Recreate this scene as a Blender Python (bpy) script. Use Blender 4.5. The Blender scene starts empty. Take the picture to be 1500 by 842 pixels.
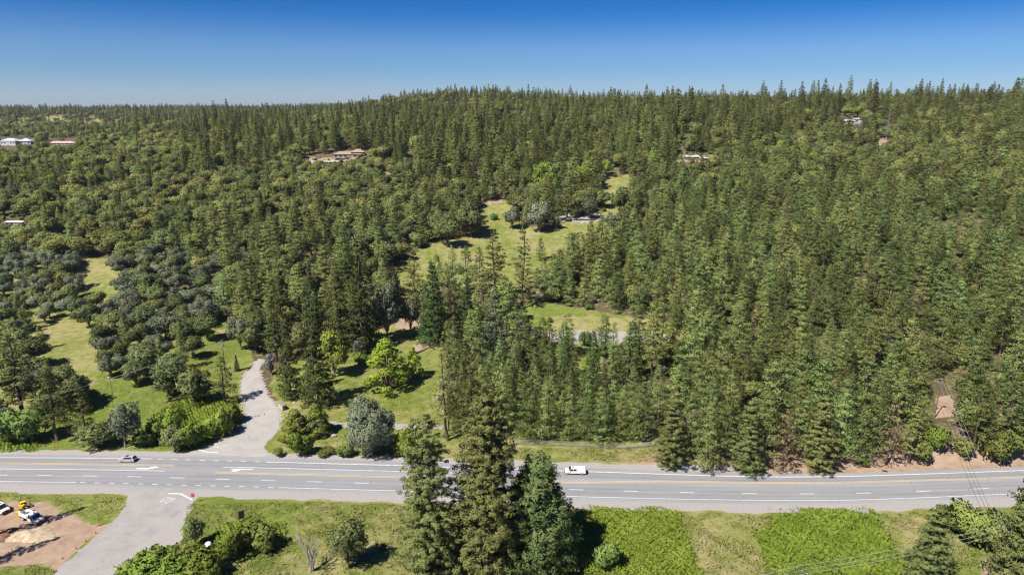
import bpy, bmesh, math, random
import numpy as np
from mathutils import Vector, Matrix
R = math.radians
rng = np.random.default_rng(11)
random.seed(11)
scene = bpy.context.scene
COL = scene.collection

# ------------------------------------------------------------------ camera, sky, sun, exposure
CAM_Z, PITCH, FPX = 98.0, R(14.9), 1000.0          # metres above the highway, tilt down, focal length for a 1500 px wide frame
cam_d = bpy.data.cameras.new('camera'); cam_d.lens = 24.0; cam_d.sensor_width = 36.0
cam_d.clip_start = 1.0; cam_d.clip_end = 30000.0
cam = bpy.data.objects.new('camera', cam_d); COL.objects.link(cam)
cam.location = (0, 0, CAM_Z); cam.rotation_euler = (math.pi/2 - PITCH, 0, 0)
scene.camera = cam

SUN_EL, SUN_AZ = R(52), R(-134)      # azimuth measured from +Y towards +X: the sun stands to the left and a little behind the camera
sun_dir = Vector((math.sin(SUN_AZ)*math.cos(SUN_EL), math.cos(SUN_AZ)*math.cos(SUN_EL), math.sin(SUN_EL)))
world = bpy.data.worlds.new('World'); scene.world = world; world.use_nodes = True
wn, wl = world.node_tree.nodes, world.node_tree.links
wn.clear()
sky = wn.new('ShaderNodeTexSky'); sky.sky_type = 'NISHITA'; sky.sun_disc = False
sky.sun_elevation = SUN_EL; sky.sun_rotation = SUN_AZ
sky.altitude = 600; sky.air_density = 1.0; sky.dust_density = 0.4; sky.ozone_density = 1.5
tc = wn.new('ShaderNodeTexCoord'); sep = wn.new('ShaderNodeSeparateXYZ'); ramp = wn.new('ShaderNodeValToRGB')
ramp.color_ramp.interpolation = 'EASE'
e = ramp.color_ramp.elements
e[0].position = 0.0; e[0].color = (0.180, 0.238, 0.370, 1)
e[1].position = 0.135; e[1].color = (0.020, 0.115, 0.275, 1)
m = ramp.color_ramp.elements.new(0.06); m.color = (0.112, 0.190, 0.325, 1)
mul = wn.new('ShaderNodeMix'); mul.data_type = 'RGBA'; mul.blend_type = 'MULTIPLY'; mul.inputs['Factor'].default_value = 1.0
bg = wn.new('ShaderNodeBackground'); bg.inputs['Strength'].default_value = 0.15
out = wn.new('ShaderNodeOutputWorld')
wl.new(tc.outputs['Generated'], sep.inputs[0]); wl.new(sep.outputs['Z'], ramp.inputs[0])
wl.new(sky.outputs[0], mul.inputs[6]); wl.new(ramp.outputs[0], mul.inputs[7])
wl.new(mul.outputs[2], bg.inputs['Color']); wl.new(bg.outputs[0], out.inputs['Surface'])

sun_d = bpy.data.lights.new('sun', 'SUN'); sun_d.energy = 4.6; sun_d.angle = R(0.5); sun_d.color = (1.0, 0.955, 0.88)
sun = bpy.data.objects.new('sun', sun_d); COL.objects.link(sun)
sun.rotation_euler = sun_dir.to_track_quat('Z', 'Y').to_euler(); sun.location = (0, 0, 300)

scene.view_settings.view_transform = 'Standard'; scene.view_settings.look = 'None'
scene.view_settings.gamma = 1.0; scene.view_settings.use_curve_mapping = False
scene.view_settings.exposure = 1.08
scene.render.engine = 'CYCLES'
scene.cycles.max_bounces = 6; scene.cycles.diffuse_bounces = 4; scene.cycles.transmission_bounces = 4
scene.cycles.transparent_max_bounces = 8; scene.cycles.caustics_reflective = False; scene.cycles.caustics_refractive = False
scene.cycles.use_denoising = True; scene.cycles.denoiser = 'OPENIMAGEDENOISE'; scene.cycles.denoising_input_passes = 'RGB_ALBEDO_NORMAL'; scene.cycles.denoising_prefilter = 'ACCURATE'
scene.cycles.filter_width = 1.2

# ------------------------------------------------------------------ measuring: photo pixel <-> place
SP, CP = math.sin(PITCH), math.cos(PITCH)
def project(x, y, z):
    dz = z - CAM_Z
    depth = y*CP - dz*SP
    up = y*SP + dz*CP
    depth = np.where(np.abs(depth) < 1e-3, 1e-3, depth)
    return 750 + FPX*x/depth, 421 - FPX*up/depth, depth
def smooth(a, b, t):
    t = np.clip((t-a)/(b-a), 0, 1); return t*t*(3-2*t)

# terrain profile: rows Y (metres north of the camera), columns u = x / Y
TY = [-2000, 100, 205, 290, 420, 650, 900, 1200, 1500, 1900, 2600, 4500, 9000]
TU = [-0.75, -0.37, 0.0, 0.37, 0.75]
TZ = [[0, 0, 0, 6, 26, 44, 47, 49, 55, 74, 70, 60, 40],
      [0, 0, 0, 6, 25, 51, 71, 62, 60, 72, 78, 60, 40],
      [0, 0, 0, 5, 22, 56, 91, 86, 104, 100, 90, 60, 40],
      [0, 0, 0, 8, 27, 64, 99, 92, 102, 100, 90, 60, 40],
      [0, 0, 0, 11, 32, 69, 103, 97, 106, 102, 90, 60, 40]]
_yy = np.arange(-2000, 9001, 4.0)
_tab = []
for row in TZ:
    c = np.interp(_yy, TY, row)
    k = np.hanning(21); k /= k.sum()
    cs = np.convolve(np.pad(c, 10, mode='edge'), k, mode='valid')
    w = smooth(190, 260, _yy)
    _tab.append(c*(1-w)+cs*w)
_tab = np.array(_tab)
def plane_at(px, py, z=0.0):
    dx, dy = (px-750)/FPX, (py-421)/FPX
    d = np.array([dx, CP - dy*SP, -SP - dy*CP])
    t = (z-CAM_Z)/d[2]
    return np.array([d[0]*t, d[1]*t, z])

# lines of the highway, measured in the photo, carried to the road plane
NORTH_EDGE = [(-150, 665), (0, 665.5), (180, 667), (390, 670.5), (600, 676), (812, 683.5), (1000, 690), (1150, 693.5), (1250, 692.5), (1400, 687), (1500, 683), (1650, 676)]
SOUTH_EDGE = [(-150, 708), (0, 709.5), (110, 711.5), (400, 719), (590, 724), (812, 732), (1000, 736.5), (1100, 738), (1250, 737.5), (1350, 734), (1480, 728), (1650, 718)]
def to_plane(pts, z=0.0): return np.array([plane_at(px, py, z) for px, py in pts])
def extend(p, L=1500):
    a = p[0] + (p[0]-p[1])/np.linalg.norm(p[0]-p[1])*L; b = p[-1] + (p[-1]-p[-2])/np.linalg.norm(p[-1]-p[-2])*L
    return np.vstack([a, p, b])
NE, SE = extend(to_plane(NORTH_EDGE), 160), extend(to_plane(SOUTH_EDGE), 160)
def yn(x): return np.interp(x, NE[:, 0], NE[:, 1])
def ys(x): return np.interp(x, SE[:, 0], SE[:, 1])
def wob(x, y, f, s):
    return (np.sin(x*f*1.0+s)*np.cos(y*f*1.13+s*1.7) + .6*np.sin(x*f*2.1+y*f*1.3+s*2.3) + .4*np.cos(x*f*3.3-y*f*2.9+s*.7))/2
SIDE_ROADS_W = []          # filled below: centre lines that stay smooth
def hz(x, y):
    x = np.asarray(x, float); y = np.asarray(y, float)
    u = x/np.maximum(y, 150.0)
    fi = np.clip((y+2000)/4.0, 0, len(_yy)-1.001); i0 = fi.astype(int); f = fi-i0
    cols = _tab[:, i0]*(1-f) + _tab[:, i0+1]*f
    uc = np.clip((u+0.75)/0.3725, 0, 3.999); j = uc.astype(int); g = uc-j; g = g*g*(3-2*g)
    z = np.take_along_axis(cols, j[None], 0)[0]*(1-g) + np.take_along_axis(cols, j[None]+1, 0)[0]*g
    z = z + smooth(300, 600, y)*wob(x, y, .017, 1.3)*5.0 + smooth(320, 420, y)*wob(x, y, .06, .4)*.8
    z = z + 20*np.exp(-((x+165)/170)**2-((y-1500)/140)**2)
    bank = smooth(30, 62, x)*smooth(1.5, 9.0, y-yn(x))*(1-smooth(30, 110, y-yn(x)))
    z = z + bank*(3.4+1.0*wob(x, y, .21, 2.0))
    lb = smooth(-95, -130, x)*smooth(14, 40, y-yn(x))*(1-smooth(60, 140, y-yn(x)))
    z = z + lb*2.0
    s = smooth(5.0, 12.0, ys(x)-y) * smooth(-60, -45, x)
    z = z + s*(.22*wob(x, y, .5, .3) + .3*wob(x, y, .13, 3.1))
    return z
def ground_at(px, py):
    dx, dy = (px-750)/FPX, (py-421)/FPX
    d = np.array([dx, CP - dy*SP, -SP - dy*CP])
    t = np.concatenate([np.arange(90, 700, .5), np.arange(700, 4000, 4.0)])
    x, y, z = d[0]*t, d[1]*t, CAM_Z + d[2]*t
    below = z <= hz(x, y)
    i = int(np.argmax(below)) if below.any() else len(t)-1
    return np.array([x[i], y[i], float(hz(x[i:i+1], y[i:i+1])[0])])
def gpoly(pts): return np.array([ground_at(*p)[:2] for p in pts])
def inside(poly, x, y):
    r = np.zeros(x.shape, bool); n = len(poly)
    for i in range(n):
        x0, y0 = poly[i]; x1, y1 = poly[(i+1) % n]
        if y0 == y1: continue
        c = ((y0 > y) != (y1 > y)) & (x < (x1-x0)*(y-y0)/(y1-y0)+x0)
        r ^= c
    return r

# ------------------------------------------------------------------ materials
def nmat(name):
    m = bpy.data.materials.new(name); m.use_nodes = True; m.node_tree.nodes.clear()
    return m, m.node_tree.nodes, m.node_tree.links
def simple(name, col, rough=.6, metal=0.0, noise=0.12, scale=3.0, spec=.4):
    m, n, l = nmat(name)
    o = n.new('ShaderNodeOutputMaterial'); b = n.new('ShaderNodeBsdfPrincipled')
    b.inputs['Roughness'].default_value = rough; b.inputs['Metallic'].default_value = metal
    b.inputs['Specular IOR Level'].default_value = spec
    t = n.new('ShaderNodeTexCoord'); nz = n.new('ShaderNodeTexNoise'); nz.inputs['Scale'].default_value = scale; nz.inputs['Detail'].default_value = 5
    mr = n.new('ShaderNodeMapRange'); mr.inputs[1].default_value = .3; mr.inputs[2].default_value = .7; mr.inputs[3].default_value = 1-noise; mr.inputs[4].default_value = 1+noise
    mx = n.new('ShaderNodeVectorMath'); mx.operation = 'SCALE'; mx.inputs[0].default_value = col[:3]
    l.new(t.outputs['Object'], nz.inputs['Vector']); l.new(nz.outputs[0], mr.inputs[0]); l.new(mr.outputs[0], mx.inputs['Scale'])
    l.new(mx.outputs[0], b.inputs['Base Color']); l.new(b.outputs[0], o.inputs[0])
    return m
def foliage(name, dark, light, var=.35, trans=.22, hue=.02):
    """leaf colour runs between two real leaf colours by clump, and shifts from plant to plant"""
    m, n, l = nmat(name)
    o = n.new('ShaderNodeOutputMaterial')
    at = n.new('ShaderNodeAttribute'); at.attribute_name = 'tint'
    mix = n.new('ShaderNodeMix'); mix.data_type = 'RGBA'; mix.inputs[6].default_value = (*dark, 1); mix.inputs[7].default_value = (*light, 1)
    oi = n.new('ShaderNodeObjectInfo')
    hsv = n.new('ShaderNodeHueSaturation')
    mv = n.new('ShaderNodeMapRange'); mv.inputs[3].default_value = 1-var; mv.inputs[4].default_value = 1+var
    frac = n.new('ShaderNodeMath'); frac.operation = 'MULTIPLY'; frac.inputs[1].default_value = 7.31
    fr2 = n.new('ShaderNodeMath'); fr2.operation = 'FRACT'
    mh = n.new('ShaderNodeMapRange'); mh.inputs[3].default_value = .5-hue; mh.inputs[4].default_value = .5+hue
    d = n.new('ShaderNodeBsdfDiffuse'); t = n.new('ShaderNodeBsdfTranslucent'); ms = n.new('ShaderNodeMixShader'); ms.inputs[0].default_value = trans
    l.new(at.outputs['Fac'], mix.inputs[0]); l.new(mix.outputs[2], hsv.inputs['Color'])
    l.new(oi.outputs['Random'], mv.inputs[0]); l.new(mv.outputs[0], hsv.inputs['Value'])
    l.new(oi.outputs['Random'], frac.inputs[0]); l.new(frac.outputs[0], fr2.inputs[0]); l.new(fr2.outputs[0], mh.inputs[0]); l.new(mh.outputs[0], hsv.inputs['Hue'])
    l.new(hsv.outputs[0], d.inputs[0]); l.new(hsv.outputs[0], t.inputs[0])
    l.new(d.outputs[0], ms.inputs[1]); l.new(t.outputs[0], ms.inputs[2]); l.new(ms.outputs[0], o.inputs[0])
    return m

# ------------------------------------------------------------------ object helpers
def tag(o, label=None, cat=None, group=None, kind=None):
    if label: o['label'] = label
    if cat: o['category'] = cat
    if group: o['group'] = group
    if kind: o['kind'] = kind
    return o
def link(name, data, parent=None):
    o = bpy.data.objects.new(name, data); COL.objects.link(o)
    if parent is not None: o.parent = parent
    return o
def empty(name, loc, rz=0.0):
    o = link(name, None); o.location = loc; o.rotation_euler = (0, 0, rz); o.empty_display_size = .3
    return o
def mesh_from(name, verts, faces, mat, smooth_=False):
    me = bpy.data.meshes.new(name); me.from_pydata([tuple(v) for v in verts], [], faces); me.materials.append(mat)
    if smooth_: me.polygons.foreach_set('use_smooth', [True]*len(me.polygons))
    me.update(); return me
def bm_obj(name, bm, mat, parent=None, sm=False):
    me = bpy.data.meshes.new(name); bm.normal_update(); bm.to_mesh(me); bm.free(); me.materials.append(mat)
    if sm: me.polygons.foreach_set('use_smooth', [True]*len(me.polygons))
    return link(name, me, parent)
def box(name, c, s, mat, parent=None, bev=0.0, rot=None):
    bm = bmesh.new(); bmesh.ops.create_cube(bm, size=1.0)
    bmesh.ops.scale(bm, vec=s, verts=bm.verts)
    if bev: bmesh.ops.bevel(bm, geom=bm.edges[:], offset=bev, segments=2, affect='EDGES')
    if rot is not None: bmesh.ops.rotate(bm, cent=(0, 0, 0), matrix=rot, verts=bm.verts)
    bmesh.ops.translate(bm, vec=c, verts=bm.verts)
    return bm_obj(name, bm, mat, parent)
def prism(name, prof, y0, y1, mat, parent=None, bev=0.0, taper=0.0, ztap=0.0):
    """profile in x,z pushed across y; points above ztap are drawn in by taper (tumblehome)"""
    bm = bmesh.new(); a = []; b = []
    for x, z in prof:
        k = taper if z > ztap else 0
        a.append(bm.verts.new((x, y0+k, z))); b.append(bm.verts.new((x, y1-k, z)))
    n = len(prof)
    bm.faces.new(a[::-1]); bm.faces.new(b)
    for i in range(n): bm.faces.new((a[i], a[(i+1) % n], b[(i+1) % n], b[i]))
    bmesh.ops.recalc_face_normals(bm, faces=bm.faces[:])
    if bev: bmesh.ops.bevel(bm, geom=bm.edges[:], offset=bev, segments=2, affect='EDGES')
    return bm_obj(name, bm, mat, parent)
def tube_bm(bm, p, q, r0, r1, n=8):
    p, q = Vector(p), Vector(q); d = (q-p).normalized()
    a = d.orthogonal().normalized(); b = d.cross(a)
    v0 = [bm.verts.new(p+(a*math.cos(t)+b*math.sin(t))*r0) for t in [i*2*math.pi/n for i in range(n)]]
    v1 = [bm.verts.new(q+(a*math.cos(t)+b*math.sin(t))*r1) for t in [i*2*math.pi/n for i in range(n)]]
    for i in range(n): bm.faces.new((v0[i], v0[(i+1) % n], v1[(i+1) % n], v1[i]))
    bm.faces.new(v0[::-1]); bm.faces.new(v1)
def tube(name, p, q, r0, r1, mat, parent=None, n=8):
    bm = bmesh.new(); tube_bm(bm, p, q, r0, r1, n); return bm_obj(name, bm, mat, parent, False)
def path_tube(name, pts, r, mat, parent=None, n=6):
    bm = bmesh.new()
    rings = []
    for i, p in enumerate(pts):
        p = Vector(p); d = (Vector(pts[min(i+1, len(pts)-1)])-Vector(pts[max(i-1, 0)])).normalized()
        a = d.cross(Vector((0, 0, 1))).normalized(); b = a.cross(d)
        rr = r[i] if hasattr(r, '__len__') else r
        rings.append([bm.verts.new(p+(a*math.cos(t)+b*math.sin(t))*rr) for t in [k*2*math.pi/n for k in range(n)]])
    for u, v in zip(rings, rings[1:]):
        for k in range(n): bm.faces.new((u[k], u[(k+1) % n], v[(k+1) % n], v[k]))
    return bm_obj(name, bm, mat, parent, True)

# ------------------------------------------------------------------ ground
MEADOW = gpoly([(700, 296), (742, 292), (765, 328), (800, 338), (885, 312), (880, 262), (915, 258), (940, 262), (942, 276), (922, 300), (908, 340), (872, 366), (815, 396), (770, 424), (700, 430), (650, 420), (590, 432), (560, 405), (620, 362), (692, 346)])
YARD = gpoly([(385, 664), (420, 600), (395, 565), (400, 540), (450, 520), (520, 498), (590, 470), (640, 490), (652, 560), (652, 640), (600, 664)])
PAD = gpoly([(735, 448), (790, 443), (930, 464), (985, 472), (985, 508), (882, 514), (884, 592), (846, 592), (836, 516), (790, 506), (745, 490)])
FRONT_BANK = gpoly([(-80, 662), (-60, 640), (120, 590), (150, 545), (285, 490), (300, 474), (358, 472), (372, 530), (350, 560), (358, 610), (270, 662)])
SAVANNA = gpoly([(-120, 640), (-120, 390), (0, 375), (190, 380), (240, 440), (270, 520), (180, 575), (60, 640)])
STRIP = gpoly([(640, 683), (640, 655), (760, 645), (962, 645), (972, 686)])
def fine_lines(a, b, s, lo, hi, g):
    L = list(np.arange(a, b+.01, s)); t = s
    while L[-1] < hi: t *= g; L.append(L[-1]+t)
    t = s
    while L[0] > lo: t *= g; L.insert(0, L[0]-t)
    return np.array(L)
gx = fine_lines(-165, 165, 1.05, -5200, 5200, 1.09)
gy = fine_lines(114, 292, .85, -3000, 5400, 1.016)
gy = np.concatenate([np.arange(-3000, 60, 150.0), gy[gy >= 60]])
GX, GY = np.meshgrid(gx, gy)
fx, fy = GX.ravel(), GY.ravel()
fz = hz(fx, fy)
FPXX, FPYY, FD = project(fx, fy, fz)
WS = np.clip(fy/250, .6, 3.5)
WX, WY = fx+WS*(.9*wob(fx, fy, .45, 3.3)+.9*wob(fx, fy, .13, .3)), fy+WS*(1.2*wob(fx, fy, .4, 5.1)+1.1*wob(fx, fy, .12, 1.9))
soil = np.zeros_like(fx); gravel = np.zeros_like(fx); lush = np.full_like(fx, .55); floor_ = np.zeros_like(fx)
dn, ds = fy-yn(fx), ys(fx)-fy
floor_ = np.where(fy > 215, .85, 0.0)
floor_ = np.where((fx > 40) & (dn > 3), .8, floor_)
floor_ = np.where(fy > 1150, .6, floor_)
for poly, lv, fl in ((SAVANNA, .42, 0), (MEADOW, .43, 0), (YARD, .62, 0), (PAD, .66, 0), (FRONT_BANK, .8, 0), (STRIP, .42, 0)):
    k = inside(poly, WX, WY); lush[k] = lv; floor_[k] = fl
# north shoulder: gravel, then orange soil along the cut bank on the right
gravel = np.maximum(gravel, (1-smooth(2.2, 3.6, dn+.5*wob(fx, fy, .4, .2)))*(dn > -1)*(fx < 62))
rightside = smooth(22, 50, fx)
soil = np.maximum(soil, rightside*(dn > -1)*(1-smooth(4.5, 11, dn+2.2*wob(fx, fy, .16, .9))))
soil = np.maximum(soil, .45*rightside*(dn > -1)*(1-smooth(14, 40, dn+4*wob(fx, fy, .1, .9))))
south_w = 3.2 + 1.0*wob(fx, fy, .22, .5)
gravel = np.maximum(gravel, (1-smooth(0, .9, ds-south_w))*(ds > -1))
lush = np.where((fy < 170) & (ds > 3), .60 + .4*wob(fx, fy, .085, 4.2), lush)
def paint(arr, pts, v):
    k = inside(gpoly(pts), WX, WY); arr[k] = v
paint(lush, [(1018, 762), (1100, 757), (1112, 790), (1125, 850), (1028, 850), (1010, 800)], .27)
paint(lush, [(430, 790), (600, 775), (600, 850), (380, 850)], .35)
paint(lush, [(1320, 760), (1350, 755), (1340, 850), (1322, 850)], .3)
paint(soil, [(-80, 735), (0, 737), (20, 733), (62, 737), (90, 748), (112, 756), (140, 770), (165, 766), (110, 806), (86, 836), (50, 828), (0, 830), (-80, 836)], 1)
paint(lush, [(0, 720), (60, 725), (187, 719), (186, 742), (150, 772), (115, 754), (60, 733), (0, 734)], .6)
paint(gravel, [(-80, 709), (0, 709), (110, 711), (190, 713), (187, 720), (60, 724), (0, 720), (-80, 720)], .9)
paint(gravel, [(186, 712), (290, 714), (283, 738), (270, 757), (268, 790), (242, 806), (200, 824), (150, 850), (68, 850), (120, 803), (165, 764), (188, 742)], 1)
paint(gravel, [(280, 664), (347, 631), (359, 606), (352, 576), (350, 558), (368, 538), (378, 526), (384, 527), (382, 548), (392, 575), (410, 602), (412, 628), (386, 654), (396, 668)], 1)
paint(gravel, [(430, 616), (500, 617), (600, 621), (652, 624), (652, 630), (600, 628), (500, 625), (430, 624)], .95)
paint(lush, [(805, 462), (930, 466), (985, 474), (975, 490), (850, 486), (810, 488)], .3)
paint(gravel, [(742, 458), (757, 455), (775, 478), (805, 487), (850, 484), (975, 488), (985, 503), (880, 504), (800, 500), (755, 487)], 1)
paint(gravel, [(815, 312), (862, 310), (890, 318), (862, 326), (818, 325)], .9)
paint(soil, [(706, 292), (735, 290), (742, 297), (708, 300)], .8)
paint(soil, [(985, 226), (1050, 228), (1052, 240), (985, 238)], .9)
paint(soil, [(1278, 203), (1300, 203), (1302, 222), (1280, 224)], .9)
paint(soil, [(548, 250), (572, 250), (584, 268), (568, 272)], .6)
paint(soil, [(440, 229), (535, 227), (535, 234), (440, 236)], .8)
paint(soil, [(600, 506), (640, 500), (640, 512), (605, 518)], .7)
paint(soil, [(318, 482), (352, 482), (352, 490), (318, 488)], .8)
paint(soil, [(630, 590), (652, 520), (655, 620)], .5)
paint(soil, [(1368, 582), (1396, 580), (1400, 610), (1372, 612)], .8)
paint(soil, [(1438, 818), (1466, 816), (1472, 850), (1440, 850)], 1)
paint(soil, [(560, 468), (620, 462), (625, 482), (585, 484)], .75)
paint(soil, [(600, 354), (716, 350), (716, 361), (640, 366)], .0)
paint(lush, [(90, 160), (600, 160), (600, 170), (90, 172)], .0)
far = (fy > 1540) & (fy < 1800) & (FPXX > 30) & (FPXX < 175)
lush[far] = .1; floor_[far] = 0
me = bpy.data.meshes.new('ground')
ny, nx = GX.shape
idx = np.arange(ny*nx).reshape(ny, nx)
quads = np.stack([idx[:-1, :-1], idx[:-1, 1:], idx[1:, 1:], idx[1:, :-1]], -1).reshape(-1, 4)
me.vertices.add(ny*nx); me.vertices.foreach_set('co', np.stack([fx, fy, fz], 1).ravel())
me.loops.add(quads.size); me.loops.foreach_set('vertex_index', quads.ravel())
me.polygons.add(len(quads)); me.polygons.foreach_set('loop_start', np.arange(0, quads.size, 4)); me.polygons.foreach_set('loop_total', np.full(len(quads), 4))
me.polygons.foreach_set('use_smooth', np.ones(len(quads), bool))
me.update(calc_edges=True)
at = me.attributes.new('cover', 'FLOAT_COLOR', 'POINT')
at.data.foreach_set('color', np.stack([soil, gravel, lush, floor_], 1).ravel())
ground = tag(link('ground', me), kind='structure')

def noise_node(n, l, vec, scale, detail=6, rough=.6):
    t = n.new('ShaderNodeTexNoise'); t.inputs['Scale'].default_value = scale; t.inputs['Detail'].default_value = detail; t.inputs['Roughness'].default_value = rough
    l.new(vec, t.inputs['Vector']); return t.outputs[0]
def mrange(n, l, src, a, b, c, d):
    t = n.new('ShaderNodeMapRange'); l.new(src, t.inputs[0])
    for i, v in enumerate((a, b, c, d)): t.inputs[1+i].default_value = v
    return t.outputs[0]
def math_(n, l, op, a, b):
    t = n.new('ShaderNodeMath'); t.operation = op
    for i, v in enumerate((a, b)):
        if isinstance(v, (int, float)): t.inputs[i].default_value = v
        else: l.new(v, t.inputs[i])
    return t.outputs[0]
def mixc(n, l, f, a, b, mode='MIX'):
    t = n.new('ShaderNodeMix'); t.data_type = 'RGBA'; t.blend_type = mode
    if isinstance(f, (int, float)): t.inputs[0].default_value = f
    else: l.new(f, t.inputs[0])
    for i, v in ((6, a), (7, b)):
        if isinstance(v, tuple): t.inputs[i].default_value = (*v, 1)
        else: l.new(v, t.inputs[i])
    return t.outputs[2]
m, n, l = nmat('ground_cover')
o = n.new('ShaderNodeOutputMaterial'); b = n.new('ShaderNodeBsdfPrincipled'); b.inputs['Roughness'].default_value = .95; b.inputs['Specular IOR Level'].default_value = .1
tcg = n.new('ShaderNodeTexCoord').outputs['Object']
ca = n.new('ShaderNodeAttribute'); ca.attribute_name = 'cover'
sp = n.new('ShaderNodeSeparateColor'); l.new(ca.outputs['Color'], sp.inputs[0])
n_big = noise_node(n, l, tcg, .045, 4); n_mid = noise_node(n, l, tcg, .35, 6); n_fine = noise_node(n, l, tcg, 2.2, 6, .7); n_tiny = noise_node(n, l, tcg, 7.0, 4, .7)
lv = math_(n, l, 'ADD', sp.outputs['Blue'], mrange(n, l, n_mid, .25, .75, -.6, .6))
lv = math_(n, l, 'ADD', lv, mrange(n, l, n_big, .3, .7, -.35, .35))
lv = math_(n, l, 'ADD', lv, mrange(n, l, n_fine, .25, .75, -.38, .38))
cr = n.new('ShaderNodeValToRGB'); l.new(lv, cr.inputs[0])
ce = cr.color_ramp.elements; ce[0].position = 0; ce[0].color = (.255, .21, .10, 1); ce[1].position = 1; ce[1].color = (.098, .132, .022, 1)
for p, c in ((.22, (.215, .20, .078)), (.5, (.165, .170, .048)), (.75, (.130, .155, .031))):
    q = ce.new(p); q.color = (*c, 1)
grass_c = cr.outputs[0]
duff = mixc(n, l, mrange(n, l, n_mid, .3, .7, 0, 1), (.060, .047, .027), (.105, .082, .046))
f_floor = mrange(n, l, math_(n, l, 'ADD', ca.outputs['Alpha'], mrange(n, l, n_mid, .25, .75, -.65, .65)), .4, .75, 0, 1)
col = mixc(n, l, f_floor, grass_c, duff)
soil_c = mixc(n, l, mrange(n, l, n_mid, .3, .7, 0, 1), (.215, .135, .088), (.32, .235, .17))
soil_c = mixc(n, l, mrange(n, l, n_fine, .45, .8, 0, .6), soil_c, (.31, .255, .19))
f_soil = mrange(n, l, math_(n, l, 'ADD', sp.outputs['Red'], mrange(n, l, n_fine, .25, .75, -.3, .3)), .42, .6, 0, 1)
col = mixc(n, l, f_soil, col, soil_c)
gr_c = mixc(n, l, mrange(n, l, n_fine, .3, .7, 0, 1), (.225, .205, .19), (.34, .312, .29))
gr_c = mixc(n, l, mrange(n, l, n_tiny, .55, .72, 0, .5), gr_c, (.12, .10, .085))
f_gr = mrange(n, l, math_(n, l, 'ADD', sp.outputs['Green'], mrange(n, l, n_fine, .25, .75, -.3, .3)), .42, .6, 0, 1)
col = mixc(n, l, f_gr, col, gr_c)
col = mixc(n, l, 1.0, col, mixc(n, l, mrange(n, l, n_tiny, .3, .7, 0, 1), (.72, .72, .72), (1.22, 1.22, 1.22)), 'MULTIPLY')
bump = n.new('ShaderNodeBump'); bump.inputs['Strength'].default_value = .55; bump.inputs['Distance'].default_value = .25
l.new(n_fine, bump.inputs['Height']); l.new(bump.outputs[0], b.inputs['Normal'])
l.new(col, b.inputs['Base Color']); l.new(b.outputs[0], o.inputs[0])
me.materials.append(m)

# ------------------------------------------------------------------ highway and side roads
def asphalt(name, base, bands=None, stretch=(.03, .5, 1), dirt=(.25, .225, .20), dirt_amt=.25):
    m, n, l = nmat(name)
    o = n.new('ShaderNodeOutputMaterial'); b = n.new('ShaderNodeBsdfPrincipled'); b.inputs['Roughness'].default_value = .85; b.inputs['Specular IOR Level'].default_value = .25
    tcx = n.new('ShaderNodeTexCoord').outputs['Object']
    mp = n.new('ShaderNodeMapping'); mp.inputs['Scale'].default_value = stretch; l.new(tcx, mp.inputs[0])
    s = noise_node(n, l, mp.outputs[0], 1.0, 5); f = noise_node(n, l, tcx, 3.0, 6, .7); g = noise_node(n, l, tcx, .16, 7, .65)
    c = mixc(n, l, mrange(n, l, s, .3, .7, 0, 1), tuple(v*.86 for v in base), tuple(v*1.12 for v in base))
    if bands:
        at = n.new('ShaderNodeAttribute'); at.attribute_name = 'across'
        r = n.new('ShaderNodeValToRGB'); l.new(at.outputs['Fac'], r.inputs[0])
        els = r.color_ramp.elements; els[0].position = bands[0][0]; els[0].color = (*[bands[0][1]]*3, 1); els[1].position = bands[-1][0]; els[1].color = (*[bands[-1][1]]*3, 1)
        for p, v in bands[1:-1]:
            q = els.new(p); q.color = (v, v, v, 1)
        c = mixc(n, l, 1.0, c, r.outputs[0], 'MULTIPLY')
    c = mixc(n, l, mrange(n, l, g, .40, .68, 0, dirt_amt), c, dirt)
    c = mixc(n, l, 1.0, c, mixc(n, l, mrange(n, l, f, .3, .7, 0, 1), (.88, .88, .88), (1.1, 1.1, 1.1)), 'MULTIPLY')
    # hairline cracks sealed with tar
    v = n.new('ShaderNodeTexVoronoi'); v.feature = 'DISTANCE_TO_EDGE'; v.inputs['Scale'].default_value = .09
    wv = n.new('ShaderNodeVectorMath'); wv.operation = 'MULTIPLY_ADD'; l.new(tcx, wv.inputs[0]); wv.inputs[1].default_value = (1, 1.6, 1)
    nn = n.new('ShaderNodeTexNoise'); nn.inputs['Scale'].default_value = .5; l.new(tcx, nn.inputs['Vector']); l.new(nn.outputs['Color'], wv.inputs[2]); l.new(wv.outputs[0], v.inputs['Vector'])
    c = mixc(n, l, mrange(n, l, v.outputs['Distance'],   .0, .008, .28, 0), c, (.05, .05, .05))
    l.new(c, b.inputs['Base Color']); l.new(b.outputs[0], o.inputs[0])
    return m
def resample(p, step):
    p = np.asarray(p); d = np.r_[0, np.cumsum(np.linalg.norm(np.diff(p[:, :2], axis=0), axis=1))]
    s = np.linspace(0, d[-1], max(2, int(d[-1]/step)+1))
    return np.stack([np.interp(s, d, p[:, k]) for k in range(p.shape[1])], 1)
def smooth_line(p, step=2.0, it=6):
    q = resample(p, step)
    for _ in range(it): q[1:-1] = .25*q[:-2]+.5*q[1:-1]+.25*q[2:]
    return q
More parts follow.
